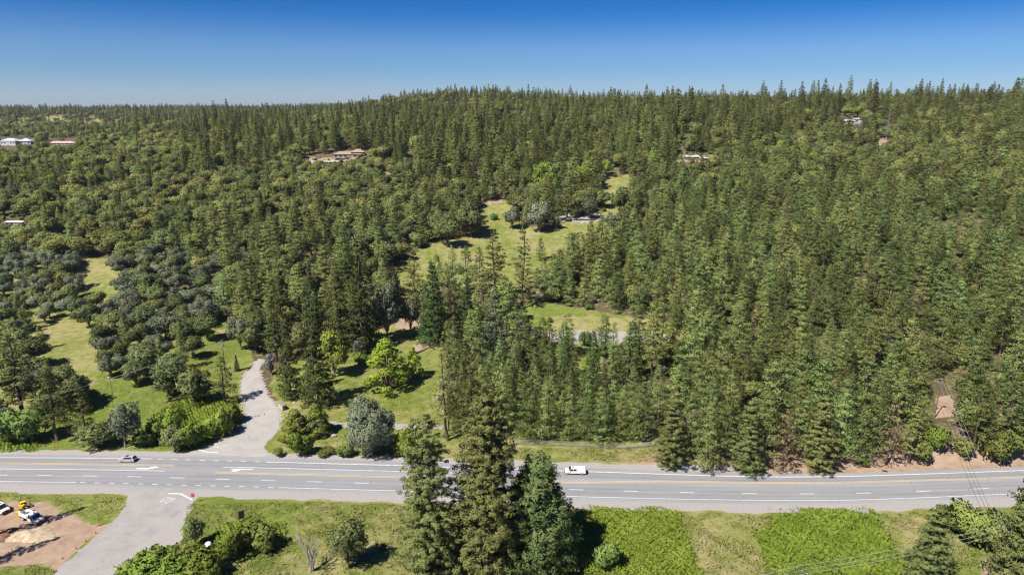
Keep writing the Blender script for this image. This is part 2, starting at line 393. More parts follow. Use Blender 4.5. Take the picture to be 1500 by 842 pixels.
def ribbon(name, A, B, mat, zoff, nc=2, ragged=0.0, drape=False):
    V = []; F = []; ac = []
    nA = len(A)
    for i in range(nA):
        for j in range(nc+1):
            t = j/nc; p = A[i]*(1-t)+B[i]*t
            if ragged and j in (0, nc):
                d = (B[i]-A[i]); d = d/np.linalg.norm(d); w = ragged*(wob(p[0], p[1], .9, j)+.5*wob(p[0], p[1], 2.7, j+1))
                p = p + d*w
            z = float(hz(np.array([p[0]]), np.array([p[1]]))[0]) if drape else 0.0
            V.append((p[0], p[1], z+zoff)); ac.append(t)
    for i in range(nA-1):
        for j in range(nc):
            a = i*(nc+1)+j; F.append((a, a+1, a+nc+2, a+nc+1))
    me = mesh_from(name, V, F, mat)
    q = me.attributes.new('across', 'FLOAT', 'POINT'); q.data.foreach_set('value', ac)
    if me.polygons and me.polygons[0].normal.z < 0: me.flip_normals()
    return tag(link(name, me), kind='structure')
xs_ = np.arange(-300, 301, 2.0)
def smooth_y(f):
    y = f(xs_); k = np.hanning(15); k /= k.sum(); return np.convolve(np.pad(y, 7, mode='edge'), k, mode='valid')
NEs = np.stack([xs_, smooth_y(yn), xs_*0], 1); SEs = np.stack([xs_, smooth_y(ys), xs_*0], 1)
M_ROAD = asphalt('highway_asphalt', (.212, .211, .216), bands=[(0, 1.02), (.10, 1.05), (.16, .85), (.22, .93), (.28, .82), (.33, 1.0), (.45, 1.06), (.52, .88), (.58, .96), (.64, .86), (.70, 1.02), (.76, .84), (.82, .93), (.88, .82), (.93, 1.04), (1, 1.1)])
highway = ribbon('highway', NEs, SEs, M_ROAD, .012, nc=8, ragged=.12)
def gl(pts, step=1.2, it=4): return smooth_line(np.array([ground_at(*p) for p in pts]), step, it)
def match(a, b, n=60):
    f = lambda p: np.stack([np.interp(np.linspace(0, 1, n), np.linspace(0, 1, len(p)), p[:, k]) for k in range(3)], 1)
    return f(a), f(b)
M_SIDE = asphalt('worn_side_road', (.235, .222, .21), stretch=(.25, .25, 1), dirt=(.29, .265, .24), dirt_amt=.75)
A, B = match(gl([(187, 712.6), (186, 730), (184, 743), (165, 764), (120, 804), (66, 852)]), gl([(286, 715.5), (279, 736), (262, 752), (225, 783), (175, 820), (135, 852)]))
ribbon('side_road', A, B, M_SIDE, .008, nc=6, ragged=.25, drape=True)
M_DRIVE = asphalt('worn_driveway', (.275, .26, .245), stretch=(.3, .3, 1), dirt=(.315, .285, .25), dirt_amt=.85)
A, B = match(gl([(272, 666), (310, 650), (350, 630), (361, 606), (356, 578), (352, 562), (368, 540), (379, 526)]), gl([(398, 671), (385, 655), (410, 628), (407, 602), (388, 575), (379, 558), (380, 542), (386, 527)]))
ribbon('driveway', A, B, M_DRIVE, .05, nc=8, ragged=.35, drape=True)

def paint_mat(name, col):
    m, n, l = nmat(name)
    o = n.new('ShaderNodeOutputMaterial'); b = n.new('ShaderNodeBsdfPrincipled'); b.inputs['Roughness'].default_value = .7
    t = n.new('ShaderNodeTexCoord').outputs['Object']
    c = mixc(n, l, mrange(n, l, noise_node(n, l, t, 1.6, 8, .75), .42, .66, 0, .75), col, (.22, .22, .22))
    l.new(c, b.inputs['Base Color']); l.new(b.outputs[0], o.inputs[0]); return m
M_WHITE_PAINT, M_YELLOW_PAINT = paint_mat('white_road_paint', (.54, .54, .53)), paint_mat('yellow_road_paint', (.56, .38, .13))
def stripe(p, w, z=.02):
    q = smooth_line(to_plane(p), 3.0, 2); t = np.gradient(q, axis=0); t /= np.linalg.norm(t, axis=1)[:, None]; nrm = np.stack([-t[:, 1], t[:, 0], t[:, 2]*0], 1)
    return q + nrm*w/2, q - nrm*w/2
def line_obj(name, p, w, mat, z=.02):
    A, B = stripe(p, w, z); o = ribbon(name, A, B, mat, z, nc=1); o.parent = highway; del o['kind']; return o
N_LINE = [(390, 676.3), (450, 677.8), (600, 681.8), (660, 684), (812, 688.7), (1000, 695), (1080, 697.4), (1150, 698.4), (1250, 697.2), (1400, 692.3), (1500, 688.7), (1640, 682)]
line_obj('edge_line', [(-150, 669.3), (0, 669.8), (100, 670.3), (222, 671.7)], .25, M_WHITE_PAINT)
line_obj('edge_line', N_LINE, .34, M_WHITE_PAINT)
line_obj('edge_line', [(-150, 703.2), (0, 704.6), (112, 706)], .25, M_WHITE_PAINT)
line_obj('edge_line', [(408, 713.6), (590, 718.6), (660, 720.6), (812, 726), (900, 728.3), (1000, 730.6), (1100, 732.2), (1200, 732.6), (1250, 731.9), (1350, 728.6), (1480, 722.8), (1640, 714)], .25, M_WHITE_PAINT)
line_obj('turn_lane_line', [(-150, 685.8), (0, 686.4), (100, 687.1), (200, 688.6), (242, 689.6)], .25, M_WHITE_PAINT)
line_obj('turn_lane_line', [(327, 683.5), (380, 684.7), (590, 690), (680, 692.7)], .25, M_WHITE_PAINT)
def yellow(pts):
    for dy in (-.75, .75): line_obj('centre_line', [(x, y+dy) for x, y in pts], .19, M_YELLOW_PAINT)
yellow([(-150, 677), (0, 678), (180, 680.1), (256, 681.4)])
yellow([(315, 691.6), (380, 693.7), (590, 698.7), (700, 702.2), (820, 706.5), (880, 706.2), (950, 704.6), (1000, 704.9), (1080, 706.3), (1150, 707), (1250, 705.8), (1400, 701.8), (1500, 698.6), (1640, 692)])
LANE = [(-100, 694.6), (0, 695.3), (65, 695.6), (130, 696.5), (195, 697.6), (260, 699.3), (325, 701.4), (390, 703.3), (460, 705.1), (530, 707.1), (595, 709.1), (844, 716.8), (924, 718.8), (1005, 721), (1098, 722.6), (1180, 722.9), (1265, 721.8), (1350, 719), (1440, 715.1), (1540, 710)]
def lane_y(x): return float(np.interp(x, [p[0] for p in LANE], [p[1] for p in LANE]))
for x in (-65, 0, 65, 132, 197, 260, 326, 393, 461, 530, 598, 765, 844, 924, 1006, 1098, 1182, 1265, 1353, 1438, 1530):
    line_obj('lane_dash', [(x-10.5, lane_y(x-10.5)), (x+10.5, lane_y(x+10.5))], .25, M_WHITE_PAINT)
for x in np.arange(235, 385, 20.3):
    y = 671.9 + (x-235)/150*4.2
    line_obj('edge_dash', [(x-4, y-.1), (x+4, y+.1)], .25, M_WHITE_PAINT)
for x in np.arange(121, 402, 21.2):
    y = 706.2 + (x-121)/287*7.3
    line_obj('edge_dash', [(x-4, y-.1), (x+4, y+.1)], .25, M_WHITE_PAINT)
def flat_shape(name, pts, mat, z=.022, parent=None):
    V = [tuple(plane_at(px, py, 0)[:2]) + (z,) for px, py in pts]
    me = mesh_from(name, V, [tuple(range(len(V)))], mat)
    if me.polygons[0].normal.z < 0: me.flip_normals()
    o = link(name, me, parent); return o
flat_shape('turn_arrow', [(200, 684.9), (216, 685.0), (222, 683.3), (229, 682.5), (233.5, 684.4), (225, 685.6), (216, 687.2), (200, 686.7)], M_WHITE_PAINT, parent=highway)
flat_shape('turn_arrow', [(337, 686.6), (349, 686.0), (354, 686.0), (371, 686.4), (371, 687.6), (354, 687.5), (348, 690), (338, 690.4), (342, 688.4)], M_WHITE_PAINT, parent=highway)
side = bpy.data.objects['side_road']; drive = bpy.data.objects['driveway']
def limit_line(pts, w, parent, z=.03):
    q = to_plane(pts); t = np.gradient(q, axis=0); t /= np.linalg.norm(t, axis=1)[:, None]; nr = np.stack([-t[:, 1], t[:, 0], 0*t[:, 2]], 1)
    o = ribbon('limit_line', q+nr*w/2, q-nr*w/2, M_WHITE_PAINT, z, nc=1); o.parent = parent; del o['kind']
limit_line([(246, 722.5), (265, 723), (283, 732.5)], .5, side)
limit_line([(288, 657.5), (303, 662), (320, 663)], .45, drive, .075)
def road_word(px, py, rz, h, parent, z):
    c = bpy.data.curves.new('stop_lettering', 'FONT'); c.body = 'STOP'; c.size = 1.0; c.align_x = 'CENTER'; c.align_y = 'CENTER'; c.space_character = 1.05
    o = link('stop_lettering', c); dg = bpy.context.evaluated_depsgraph_get(); me = bpy.data.meshes.new_from_object(o.evaluated_get(dg))
    bpy.data.objects.remove(o); me.materials.clear(); me.materials.append(M_WHITE_PAINT)
    o = link('stop_lettering', me, parent); p = plane_at(px, py, 0); o.location = (p[0], p[1], z); o.rotation_euler = (0, 0, rz); o.scale = (1.25, h, 1)
road_word(245, 732.5, R(-18), 3.6, side, .03)
road_word(324, 653, R(162), 3.4, drive, .085)

# ------------------------------------------------------------------ trees
M_BARK = simple('bark', (.13, .095, .07), .9, noise=.35, scale=4)
M_BARK_RED = simple('pine_bark', (.080, .055, .040), .9, noise=.35, scale=4)
M_BARK_GREY = simple('grey_bark', (.19, .175, .16), .9, noise=.3, scale=4)
M_DEAD = simple('dead_wood', (.19, .17, .155), .9, noise=.3, scale=5)
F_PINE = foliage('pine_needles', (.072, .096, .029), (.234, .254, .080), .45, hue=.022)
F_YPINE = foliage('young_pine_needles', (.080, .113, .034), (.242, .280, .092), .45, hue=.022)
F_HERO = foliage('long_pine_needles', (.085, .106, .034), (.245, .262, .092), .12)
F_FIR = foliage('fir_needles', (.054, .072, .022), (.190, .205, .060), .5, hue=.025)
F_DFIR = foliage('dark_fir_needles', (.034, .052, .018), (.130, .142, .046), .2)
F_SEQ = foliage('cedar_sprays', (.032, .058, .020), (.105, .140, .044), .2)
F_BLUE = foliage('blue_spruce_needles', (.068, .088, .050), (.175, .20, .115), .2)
F_OAK = foliage('oak_leaves', (.088, .106, .030), (.240, .250, .084), .35, hue=.03)
F_GREY = foliage('grey_oak_leaves', (.088, .104, .060), (.218, .235, .150), .25, hue=.02)
F_LIVE = foliage('live_oak_leaves', (.070, .095, .034), (.195, .215, .085), .3)
F_BRIGHT = foliage('bright_leaves', (.105, .155, .026), (.26, .31, .062), .22, trans=.32, hue=.015)
F_LIME = foliage('lime_leaves', (.140, .215, .024), (.350, .440, .060), .06, trans=.35, hue=.005)
F_BRAMBLE = foliage('bramble_leaves', (.110, .170, .018), (.265, .325, .052), .05, trans=.3, hue=.005)
F_SHRUB = foliage('shrub_leaves', (0.083, 0.128, 0.031), (0.211, 0.250, 0.070), .35, hue=.03)
F_PURPLE = foliage('smoke_bush_leaves', (0.128, 0.122, 0.122), (0.269, 0.256, 0.256), .05, hue=.01)
F_DOME = foliage('dome_tree_leaves', (0.068, 0.108, 0.034), (0.190, 0.235, 0.088), .05)
F_YEW = foliage('yellow_green_sprays', (0.109, 0.141, 0.026), (0.269, 0.294, 0.070), .05)
F_BROWN = foliage('brown_needles', (0.166, 0.122, 0.064), (0.333, 0.237, 0.128), .2)

def leaf_mesh(name, C, N, S, T, mat, r, asp=.55, nb=.75):
    n = len(C)
    a = r.normal(size=(n, 3)); a /= np.linalg.norm(a, axis=1)[:, None]
    b = np.cross(a, r.normal(size=(n, 3))); b /= np.linalg.norm(b, axis=1)[:, None]
    s = S[:, None]
    v = np.stack([C-a*s*.5-b*s*asp*.5, C+a*s*.6, C-a*s*.5+b*s*asp*.5], 1)
    g = np.cross(v[:, 1]-v[:, 0], v[:, 2]-v[:, 0]); g /= np.linalg.norm(g, axis=1)[:, None]+1e-9
    fl = (g*N).sum(1) < 0
    v[fl] = v[fl][:, ::-1]; g[fl] *= -1
    nn = N*nb + g*(1-nb); nn /= np.linalg.norm(nn, axis=1)[:, None]+1e-9
    me = bpy.data.meshes.new(name)
    me.vertices.add(n*3); me.vertices.foreach_set('co', v.astype(np.float32).ravel())
    me.loops.add(n*3); me.loops.foreach_set('vertex_index', np.arange(n*3))
    me.polygons.add(n); me.polygons.foreach_set('loop_start', np.arange(0, n*3, 3)); me.polygons.foreach_set('loop_total', np.full(n, 3))
    me.polygons.foreach_set('use_smooth', np.ones(n, bool))
    me.update(calc_edges=True)
    me.normals_split_custom_set_from_vertices(np.repeat(nn, 3, 0).tolist())
    t = me.attributes.new('tint', 'FLOAT', 'POINT'); t.data.foreach_set('value', np.clip(np.repeat(T, 3), 0, 1).astype(np.float32))
    me.materials.append(mat); return me
def unit(v): return v/(np.linalg.norm(v, axis=-1, keepdims=True)+1e-9)
def trunk_mesh(name, H, r0, mat, r, limbs=(), top=.96, segs=6, n=7, lean=.02):
    bm = bmesh.new(); prev = None
    off = np.cumsum(r.normal(size=(segs+1, 2))*H*lean*.4, 0); off[0] = 0
    for i in range(segs+1):
        t = i/segs*top; rad = r0*(1-t)**.8 + .02
        if i == 0: rad *= 1.25
        ring = [bm.verts.new((off[i, 0]+math.cos(k*2*math.pi/n)*rad, off[i, 1]+math.sin(k*2*math.pi/n)*rad, H*t-(0.6 if i == 0 else 0))) for k in range(n)]
        if prev:
            for k in range(n): bm.faces.new((prev[k], prev[(k+1) % n], ring[(k+1) % n], ring[k]))
        prev = ring
    for p, q, ra, rb in limbs: tube_bm(bm, p, q, ra, rb, 5)
    me = bpy.data.meshes.new(name); bm.normal_update(); bm.to_mesh(me); bm.free(); me.materials.append(mat)
    me.polygons.foreach_set('use_smooth', [True]*len(me.polygons)); return me
def conifer(name, H, Rr, fol, bark, seed, cb=.18, whorls=24, nb=6, shape=.8, lift=.15, tuft=.75, per=12, leaf=.5, gap=.12, lim=False, r0=None, fill=.35, bulge=.15, flat=.45, step=1.0, ragged=.3, asp=.5):
    r = np.random.default_rng(seed); C = []; N = []; S = []; T = []; limbs = []
    for i in range(whorls):
        t = (i+r.random()*.8)/whorls
        z0 = H*(cb+(1-cb)*t*.985)
        env = Rr*((1-t)**shape)*(1-bulge*max(0, 1-t/.18))+.12
        for k in range(max(3, int(round(nb*(.55+.45*(1-t)))))):
            if r.random() < gap: continue
            az = (k+r.random())*2*math.pi/nb + i*2.4
            L = env*(1-ragged + ragged*1.25*r.random())
            d = np.array([math.cos(az), math.sin(az), 0]); up = lift+.12*r.normal()+.35*t
            if lim and L > 1: limbs.append((tuple(np.array([0, 0, z0])), tuple(d*L*.85+np.array([0, 0, z0+up*L*.8])), .03+.012*L, .015))
            nt = max(1, int(L/(tuft*step)))
            tw = r.random()*.5
            for q in range(nt):
                f = (q+.6+.4*r.random())/nt
                if f < fill and L > 1.2: continue
                side_ = np.array([-d[1], d[0], 0])*r.normal()*.20*L*f
                c = d*L*f + side_ + np.array([0, 0, z0+up*L*f + .10*tuft*r.normal()])
                n_ = int(per*(.7+.6*r.random())); tr = tuft*(.6+.5*r.random())*(.75+.25*(1-t))
                dd = unit(r.normal(size=(n_, 3)))*(r.random((n_, 1))**.45)*tr*np.array([1, 1, flat])
                C.append(c+dd); N.append(unit(unit(dd+1e-4)*.75+d*.85+np.array([0, 0, .5]))); S.append(leaf*(.7+.6*r.random(n_)))
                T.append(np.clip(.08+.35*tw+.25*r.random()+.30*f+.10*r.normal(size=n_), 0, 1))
    n_ = int(per*1.5); dd = r.normal(size=(n_, 3))*np.array([.16, .16, .5])*tuft
    C.append(dd+np.array([0, 0, H*.985])); N.append(unit(dd+np.array([0, 0, .3]))); S.append(np.full(n_, leaf*.7)); T.append(.4+.3*r.random(n_))
    C, N, S, T = map(np.concatenate, (C, N, S, T))
    return dict(crown=leaf_mesh(name+'_crown', C, N, S, T, fol, r, asp=asp), trunk=trunk_mesh(name+'_trunk', H, r0 or H*.014, bark, r, limbs), H=H, R=Rr, n=len(C))
def round_tree(name, H, Rr, fol, bark, seed, lobes=12, leaf=.45, dens=9.0, low=.25, flat=.8, dome=False, lobe_r=.42, r0=None, gaps=.25, stems=1):
    r = np.random.default_rng(seed); C = []; N = []; S = []; T = []; limbs = []
    zc = H*(low+(1-low)*.5); hz_ = H*(1-low)*.5
    for i in range(lobes):
        if dome:
            t = (i+.5)/lobes; rad = Rr*(1-t**1.9)*.72; az = i*2.4+r.random()
            c = np.array([math.cos(az)*rad, math.sin(az)*rad, H*(low+(1-low)*t*.88)]); lr = Rr*lobe_r*(.8+.4*r.random())*(1-.35*t)
        else:
            d = unit(r.normal(size=3)); d[2] = d[2]*.9+.1
            c = d*np.array([Rr, Rr, hz_])*(.35+.4*r.random())+np.array([0, 0, zc]); lr = Rr*lobe_r*(.75+.5*r.random())
        n_ = int(dens*lr*lr*4*math.pi*.8/(leaf*leaf*.5)*.22)+20
        dd = unit(r.normal(size=(n_, 3))); keep = dd[:, 2] > -.75; dd = dd[keep]
        bump = 1+.28*np.sin(dd[:, 0]*5+i)*np.cos(dd[:, 1]*5.5+i*2)+.18*np.sin(dd[:, 2]*9+dd[:, 0]*6+i)
        hole = (np.sin(dd[:, 0]*7+i*3)*np.cos(dd[:, 1]*6+i)+np.sin(dd[:, 2]*8+i*5)*.8) > (1.15-gaps*2.2)
        rad = lr*bump*(.72+.33*r.random(len(dd))**.6)
        dd, rad = dd[~hole], rad[~hole]
        p = c+dd*rad[:, None]*np.array([1, 1, flat])
        C.append(p); N.append(unit(dd*.9+unit(p-np.array([0, 0, zc*.8]))*.4+np.array([0, 0, .15]))); S.append(leaf*(.6+.8*r.random(len(dd))))
        tw = r.random(); k = np.floor((dd*2.2+i)@np.array([1.7, 2.3, 3.1]))
        T.append(np.clip(.1+.35*tw+.35*((np.sin(k*12.9)*43758.5) % 1)+.3*r.random(len(dd)), 0, 1))
        limbs.append(((0, 0, H*low*.6), tuple(c), max(.04, (r0 or H*.025)*.4), .03))
    C, N, S, T = map(np.concatenate, (C, N, S, T)); C[:, 2] = np.maximum(C[:, 2], .05)
    return dict(crown=leaf_mesh(name+'_crown', C, N, S, T, fol, r, asp=.8), trunk=trunk_mesh(name+'_trunk', H*.6, r0 or H*.028, bark, r, limbs, top=.9), H=H, R=Rr, n=len(C))

PR = {}
for i in range(4): PR['pine%d' % i] = conifer('pine', 20, 3.6, F_PINE, M_BARK_RED, 20+i, cb=.16+.05*i, whorls=21, nb=6, shape=.68, lift=.12, tuft=1.0, per=26, leaf=.46, gap=.18, asp=.4, ragged=.4)
for i in range(4): PR['ypine%d' % i] = conifer('young_pine', 16, 3.3, F_YPINE, M_BARK_RED, 40+i, cb=.06, whorls=19, nb=6, shape=.62, lift=.28, tuft=1.0, per=30, leaf=.42, gap=.10, flat=.8, asp=.38)
for i in range(4): PR['fir%d' % i] = conifer('fir', 30, 5.6+.5*(i % 2), F_FIR, M_BARK, 60+i, cb=.06+.04*i, whorls=26, nb=8, shape=(.85, 1.0, .7, .9)[i], lift=-.05, tuft=1.15, per=20, leaf=.62, gap=.12, flat=.45, bulge=.3, asp=.45, ragged=.36)
for i in range(2): PR['dfir%d' % i] = conifer('dark_fir', 18, 4.6, F_DFIR, M_BARK, 80+i, cb=.03, whorls=26, nb=9, shape=.92, lift=.05, tuft=.8, per=22, leaf=.42, gap=.05, flat=.45, ragged=.35)
for i in range(2): PR['seq%d' % i] = conifer('cedar', 20, 3.6, F_SEQ, M_BARK_RED, 90+i, cb=.02, whorls=32, nb=9, shape=.82, lift=-.02, tuft=.75, per=18, leaf=.42, gap=.02, flat=.7, ragged=.16, bulge=.05)
PR['blue0'] = conifer('spruce', 16, 4.4, F_BLUE, M_BARK, 97, cb=.03, whorls=22, nb=9, shape=.8, lift=.02, tuft=.8, per=18, leaf=.45, gap=.05, flat=.4)
PR['open0'] = conifer('open_pine', 24, 4.0, F_PINE, M_BARK_RED, 99, cb=.25, whorls=22, nb=6, shape=.6, lift=.0, tuft=.8, per=22, leaf=.42, gap=.2, lim=True, ragged=.5)
PR['open1'] = conifer('open_pine', 22, 3.6, F_PINE, M_BARK_RED, 101, cb=.18, whorls=22, nb=6, shape=.7, lift=.0, tuft=.8, per=22, leaf=.42, gap=.18, lim=True, ragged=.5)
PR['bpine0'] = conifer('browned_pine', 16, 3.2, F_BROWN, M_BARK_RED, 103, cb=.1, whorls=18, nb=6, shape=.7, lift=.1, tuft=.8, per=9, leaf=.5, gap=.25)
PR['heroA'] = conifer('tall_pine', 40, 5.9, F_HERO, M_BARK_RED, 111, cb=.03, whorls=46, nb=10, shape=.36, lift=.02, tuft=.95, per=60, leaf=.38, gap=.20, fill=.25, lim=True, ragged=.55, bulge=.1, flat=.65, r0=.55, step=.9)
PR['heroB'] = conifer('tall_pine', 40, 7.2, F_HERO, M_BARK_RED, 112, cb=.02, whorls=50, nb=12, shape=.40, lift=.04, tuft=1.0, per=60, leaf=.38, gap=.10, fill=.22, lim=True, ragged=.42, bulge=.1, flat=.55, r0=.6, step=.9)
PR['heroE'] = conifer('roadside_pine', 22, 5.0, F_HERO, M_BARK_RED, 113, cb=.03, whorls=28, nb=10, shape=.6, lift=.25, tuft=.8, per=46, leaf=.34, fill=.2, gap=.12, lim=True, ragged=.4, flat=.65, step=.9)
for i in range(4): PR['oak%d' % i] = round_tree('oak', 10, 5.0, F_OAK, M_BARK, 120+i, lobes=13, leaf=.5, low=.12)
for i in range(3): PR['live%d' % i] = round_tree('live_oak', 11, 5.0, F_LIVE, M_BARK, 130+i, lobes=13, leaf=.5, low=.15)
for i in range(3): PR['grey%d' % i] = round_tree('grey_oak', 9, 4.6, F_GREY, M_BARK_GREY, 140+i, lobes=14, leaf=.40, low=.22, gaps=.32, lobe_r=.36, dens=8)
for i in range(2): PR['bright%d' % i] = round_tree('bright_tree', 9, 4.0, F_BRIGHT, M_BARK, 150+i, lobes=12, leaf=.42, low=.1)
PR['lime0'] = round_tree('lime_tree', 13, 5.0, F_LIME, M_BARK, 155, lobes=22, leaf=.36, low=.06, lobe_r=.30, gaps=.33, dome=True, flat=.6)
PR['dome0'] = round_tree('dome_tree', 26, 7.6, F_DOME, M_BARK, 157, lobes=38, leaf=.34, low=.04, lobe_r=.40, dome=True, dens=10, gaps=.22)
PR['yew0'] = round_tree('yew', 12, 4.0, F_YEW, M_BARK, 158, lobes=24, leaf=.30, low=.03, lobe_r=.36, dome=True, dens=10, gaps=.2)
PR['bigbush0'] = round_tree('grey_tree', 12, 6.0, F_GREY, M_BARK_GREY, 159, lobes=20, leaf=.34, low=.03, lobe_r=.38, dens=9, gaps=.22)
PR['purple0'] = round_tree('smoke_bush', 5, 2.0, F_PURPLE, M_BARK_GREY, 160, lobes=9, leaf=.3, low=.02)
for i in range(3): PR['bush%d' % i] = round_tree('shrub', 3, 2.2, F_SHRUB, M_BARK, 170+i, lobes=9, leaf=.28, low=.0, dens=9, gaps=.2)
for i in range(2): PR['bbush%d' % i] = round_tree('bright_shrub', 3, 2.3, F_BRIGHT, M_BARK, 180+i, lobes=9, leaf=.28, low=.0, dens=9, gaps=.2)
PR['gbush0'] = round_tree('grey_shrub', 3, 2.2, F_GREY, M_BARK_GREY, 190, lobes=9, leaf=.26, low=.0, gaps=.3)
KIND = dict(pine='pine_tree', ypine='pine_tree', fir='fir_tree', dfir='fir_tree', seq='cedar_tree', blue='spruce_tree', open='pine_tree', bpine='pine_tree', heroA='pine_tree', heroB='pine_tree', heroE='pine_tree',
            oak='oak_tree', live='oak_tree', grey='oak_tree', bright='leafy_tree', lime='leafy_tree', dome='leafy_tree', yew='leafy_tree', bigbush='oak_tree', purple='shrub', bush='shrub', bbush='shrub', gbush='shrub')
def kind_of(pr): return KIND.get(pr) or KIND[pr.rstrip('0123456789')]
PROTO_OBJ = {}
TREES = []                       # every tree kept as a thing: (x, y, radius), so that others keep clear of it
count = {}
def plant(pr, x, y, z, H, Rr, rz, label, group=None, cat=None):
    P = PR[pr]; kd = kind_of(pr)
    t = empty(kd, (x, y, z-.05), rz)
    t.scale = (Rr/P['R'], Rr/P['R'], H/P['H'])
    c = link('stems' if kd == 'shrub' else 'trunk', P['trunk'], t); d = link('foliage' if kd == 'shrub' else 'crown', P['crown'], t)
    PROTO_OBJ.setdefault(pr, (d, c)); count[kd] = count.get(kd, 0)+1
    tag(t, label, cat or ('shrub' if kd == 'shrub' else 'tree'), group); return t
used_labels = set()
def explicit(pr, px, base, top, w, label, group=None, cat=None):
    p = ground_at(px, base); x, y, z = p
    a = math.atan((top-421)/FPX)+PITCH
    H = max(1.0, (CAM_Z - y*math.tan(a)) - z)
    x = (px-750)/FPX*(y*CP+(CAM_Z-z-.55*H)*SP)      # stand the trunk so that the middle of the crown is seen at px
    z = float(hz(np.array([x]), np.array([y]))[0])
    depth = y*CP+(CAM_Z-z)*SP
    Rr = w*depth/FPX/2
    assert label not in used_labels, label
    used_labels.add(label); TREES.append((x, y, Rr*.8))
    return plant(pr, x, y, z, H, Rr, random.uniform(0, 6.28), label, group, cat)

X = explicit
# south of the highway
X('heroA', 624, 852, 608, 92, 'tall ragged pine standing leftmost of the three big trees before the highway')
X('heroB', 712, 840, 578, 124, 'widest and tallest pine, middle of the three big trees before the highway')
X('dome0', 786, 830, 656, 116, 'dense green dome-shaped tree, right of the two tall pines before the highway')
X('yew0', 775, 826, 744, 46, 'small yellow-green conical tree at the foot of the dome-shaped tree')
X('heroE', 1368, 872, 738, 78, 'roadside pine crossed by the power lines at the bottom right')
X('heroE', 1500, 905, 690, 100, 'large pine cut off by the bottom right corner of the photo')
X('live0', 284, 800, 758, 27, 'small dark upright tree beside the white ball near the side road')
X('bbush0', 342, 816, 772, 46, 'bright green bush right of the white ball', 'bushes before the highway')
X('bush0', 376, 806, 774, 54, 'broad pale flecked bush below the leaning wooden sign', 'bushes before the highway')
X('bbush1', 240, 850, 806, 110, 'broad bright bush at the bottom edge beside the gravel side road', 'bushes before the highway')
X('bbush0', 290, 856, 815, 80, 'low bright bush at the bottom edge below the small upright tree', 'bushes before the highway')
X('gbush0', 190, 846, 822, 40, 'sparse brownish shrub at the bottom edge on the side road verge', 'bushes before the highway')
X('live1', 508, 832, 762, 58, 'dark green rounded bush right of the bare dead tree', 'bushes before the highway')
X('bush1', 893, 832, 790, 40, 'dark bush standing in the left bramble patch', 'bushes before the highway')
X('gbush0', 808, 832, 790, 44, 'grey twiggy shrub at the right foot of the dome-shaped tree', 'bushes before the highway')
X('bush2', 812, 838, 815, 26, 'small dark shrub below the grey twiggy shrub', 'bushes before the highway')
X('bush0', 1425, 790, 742, 70, 'dark green thicket between the two right-hand roadside pines', 'bushes before the highway')
X('bush1', 1450, 800, 746, 60, 'dark green thicket touching the corner pine on its left', 'bushes before the highway')
X('bush2', 1400, 775, 750, 40, 'dark green thicket nearest the highway at the right', 'bushes before the highway')
X('bush1', 770, 842, 806, 40, 'small shrub at the foot of the yellow-green conical tree')
# along the north side, from left to right
X('open1', 20, 612, 488, 70, 'dark pine at the left edge above the highway')
X('pine1', 75, 646, 540, 64, 'tall yellowish pine above the highway at the far left')
X('pine0', 122, 648, 565, 48, 'shorter pine right of the tall yellowish pine above the highway')
X('grey0', 178, 655, 585, 56, 'grey leaning tree above the silver car')
X('live2', 140, 655, 620, 48, 'dark rounded bush between the pine and the grey leaning tree', 'bushes above the highway')
X('bush0', 30, 645, 600, 70, 'broad bright bush above the highway at the left edge', 'bushes above the highway')
X('live0', 254, 661, 624, 34, 'dark round bush left of the driveway mouth', 'bushes above the highway')
X('bbush0', 284, 655, 618, 40, 'bright bush at the driveway mouth, right of the dark round bush', 'bushes above the highway')
X('bbush1', 315, 640, 600, 46, 'bright bush left of the driveway, upper of the two', 'bushes above the highway')
X('bbush0', 240, 640, 600, 52, 'yellow-green bush on the bank above the dark round bush', 'bushes above the highway')
X('bbush1', 335, 622, 590, 36, 'bright bush where the driveway bends', 'bushes above the highway')
X('bush1', 212, 655, 630, 34, 'low green bush right of the grey leaning tree', 'bushes above the highway')
X('pine2', 326, 592, 522, 38, 'narrow dark conifer beside the driveway, below the utility pole')
X('live1', 283, 590, 540, 44, 'dark oak left of the narrow conifer by the driveway')
X('live0', 197, 565, 528, 38, 'dark oak on the grassy bank right of the slim lamp pole')
X('live2', 245, 580, 530, 50, 'broad dark oak in the middle of the grassy bank')
X('seq0', 346, 543, 519, 9, 'small columnar evergreen by the top of the driveway')
X('purple0', 396, 550, 512, 20, 'grey-blue willow-like tree at the top of the driveway')
X('dfir1', 421, 582, 472, 48, 'dark fir, left and smaller of the two by the driveway')
X('dfir0', 462, 594, 472, 66, 'big dark fir casting a black shadow on the lawn')
X('bright1', 488, 552, 485, 44, 'mid green leafy tree behind the big dark fir')
X('purple0', 528, 520, 490, 19, 'small silvery purple bush beside the lime tree')
X('lime0', 565, 572, 488, 68, 'yellow-green leafy tree standing on the lawn')
X('lime0', 604, 556, 503, 36, 'smaller yellow-green tree right of the one on the lawn')
X('bbush1', 530, 534, 514, 20, 'small lime bush left of the yellow-green tree')
X('yew0', 432, 642, 596, 44, 'green thuja clump at the driveway corner, left of its pair')
X('yew0', 462, 636, 588, 44, 'green thuja clump at the driveway corner, right of its pair')
X('bbush0', 443, 668, 634, 36, 'bright bush on the verge below the thuja clumps', 'bushes above the highway')
X('bush2', 408, 668, 656, 16, 'low tuft of shrub at the verge point by the driveway mouth', 'bushes above the highway')
X('bigbush0', 542, 666, 578, 70, 'big grey-green oak beside the highway below the lawn')
X('bbush1', 598, 664, 622, 46, 'bright bush right of the big grey-green oak', 'bushes above the highway')
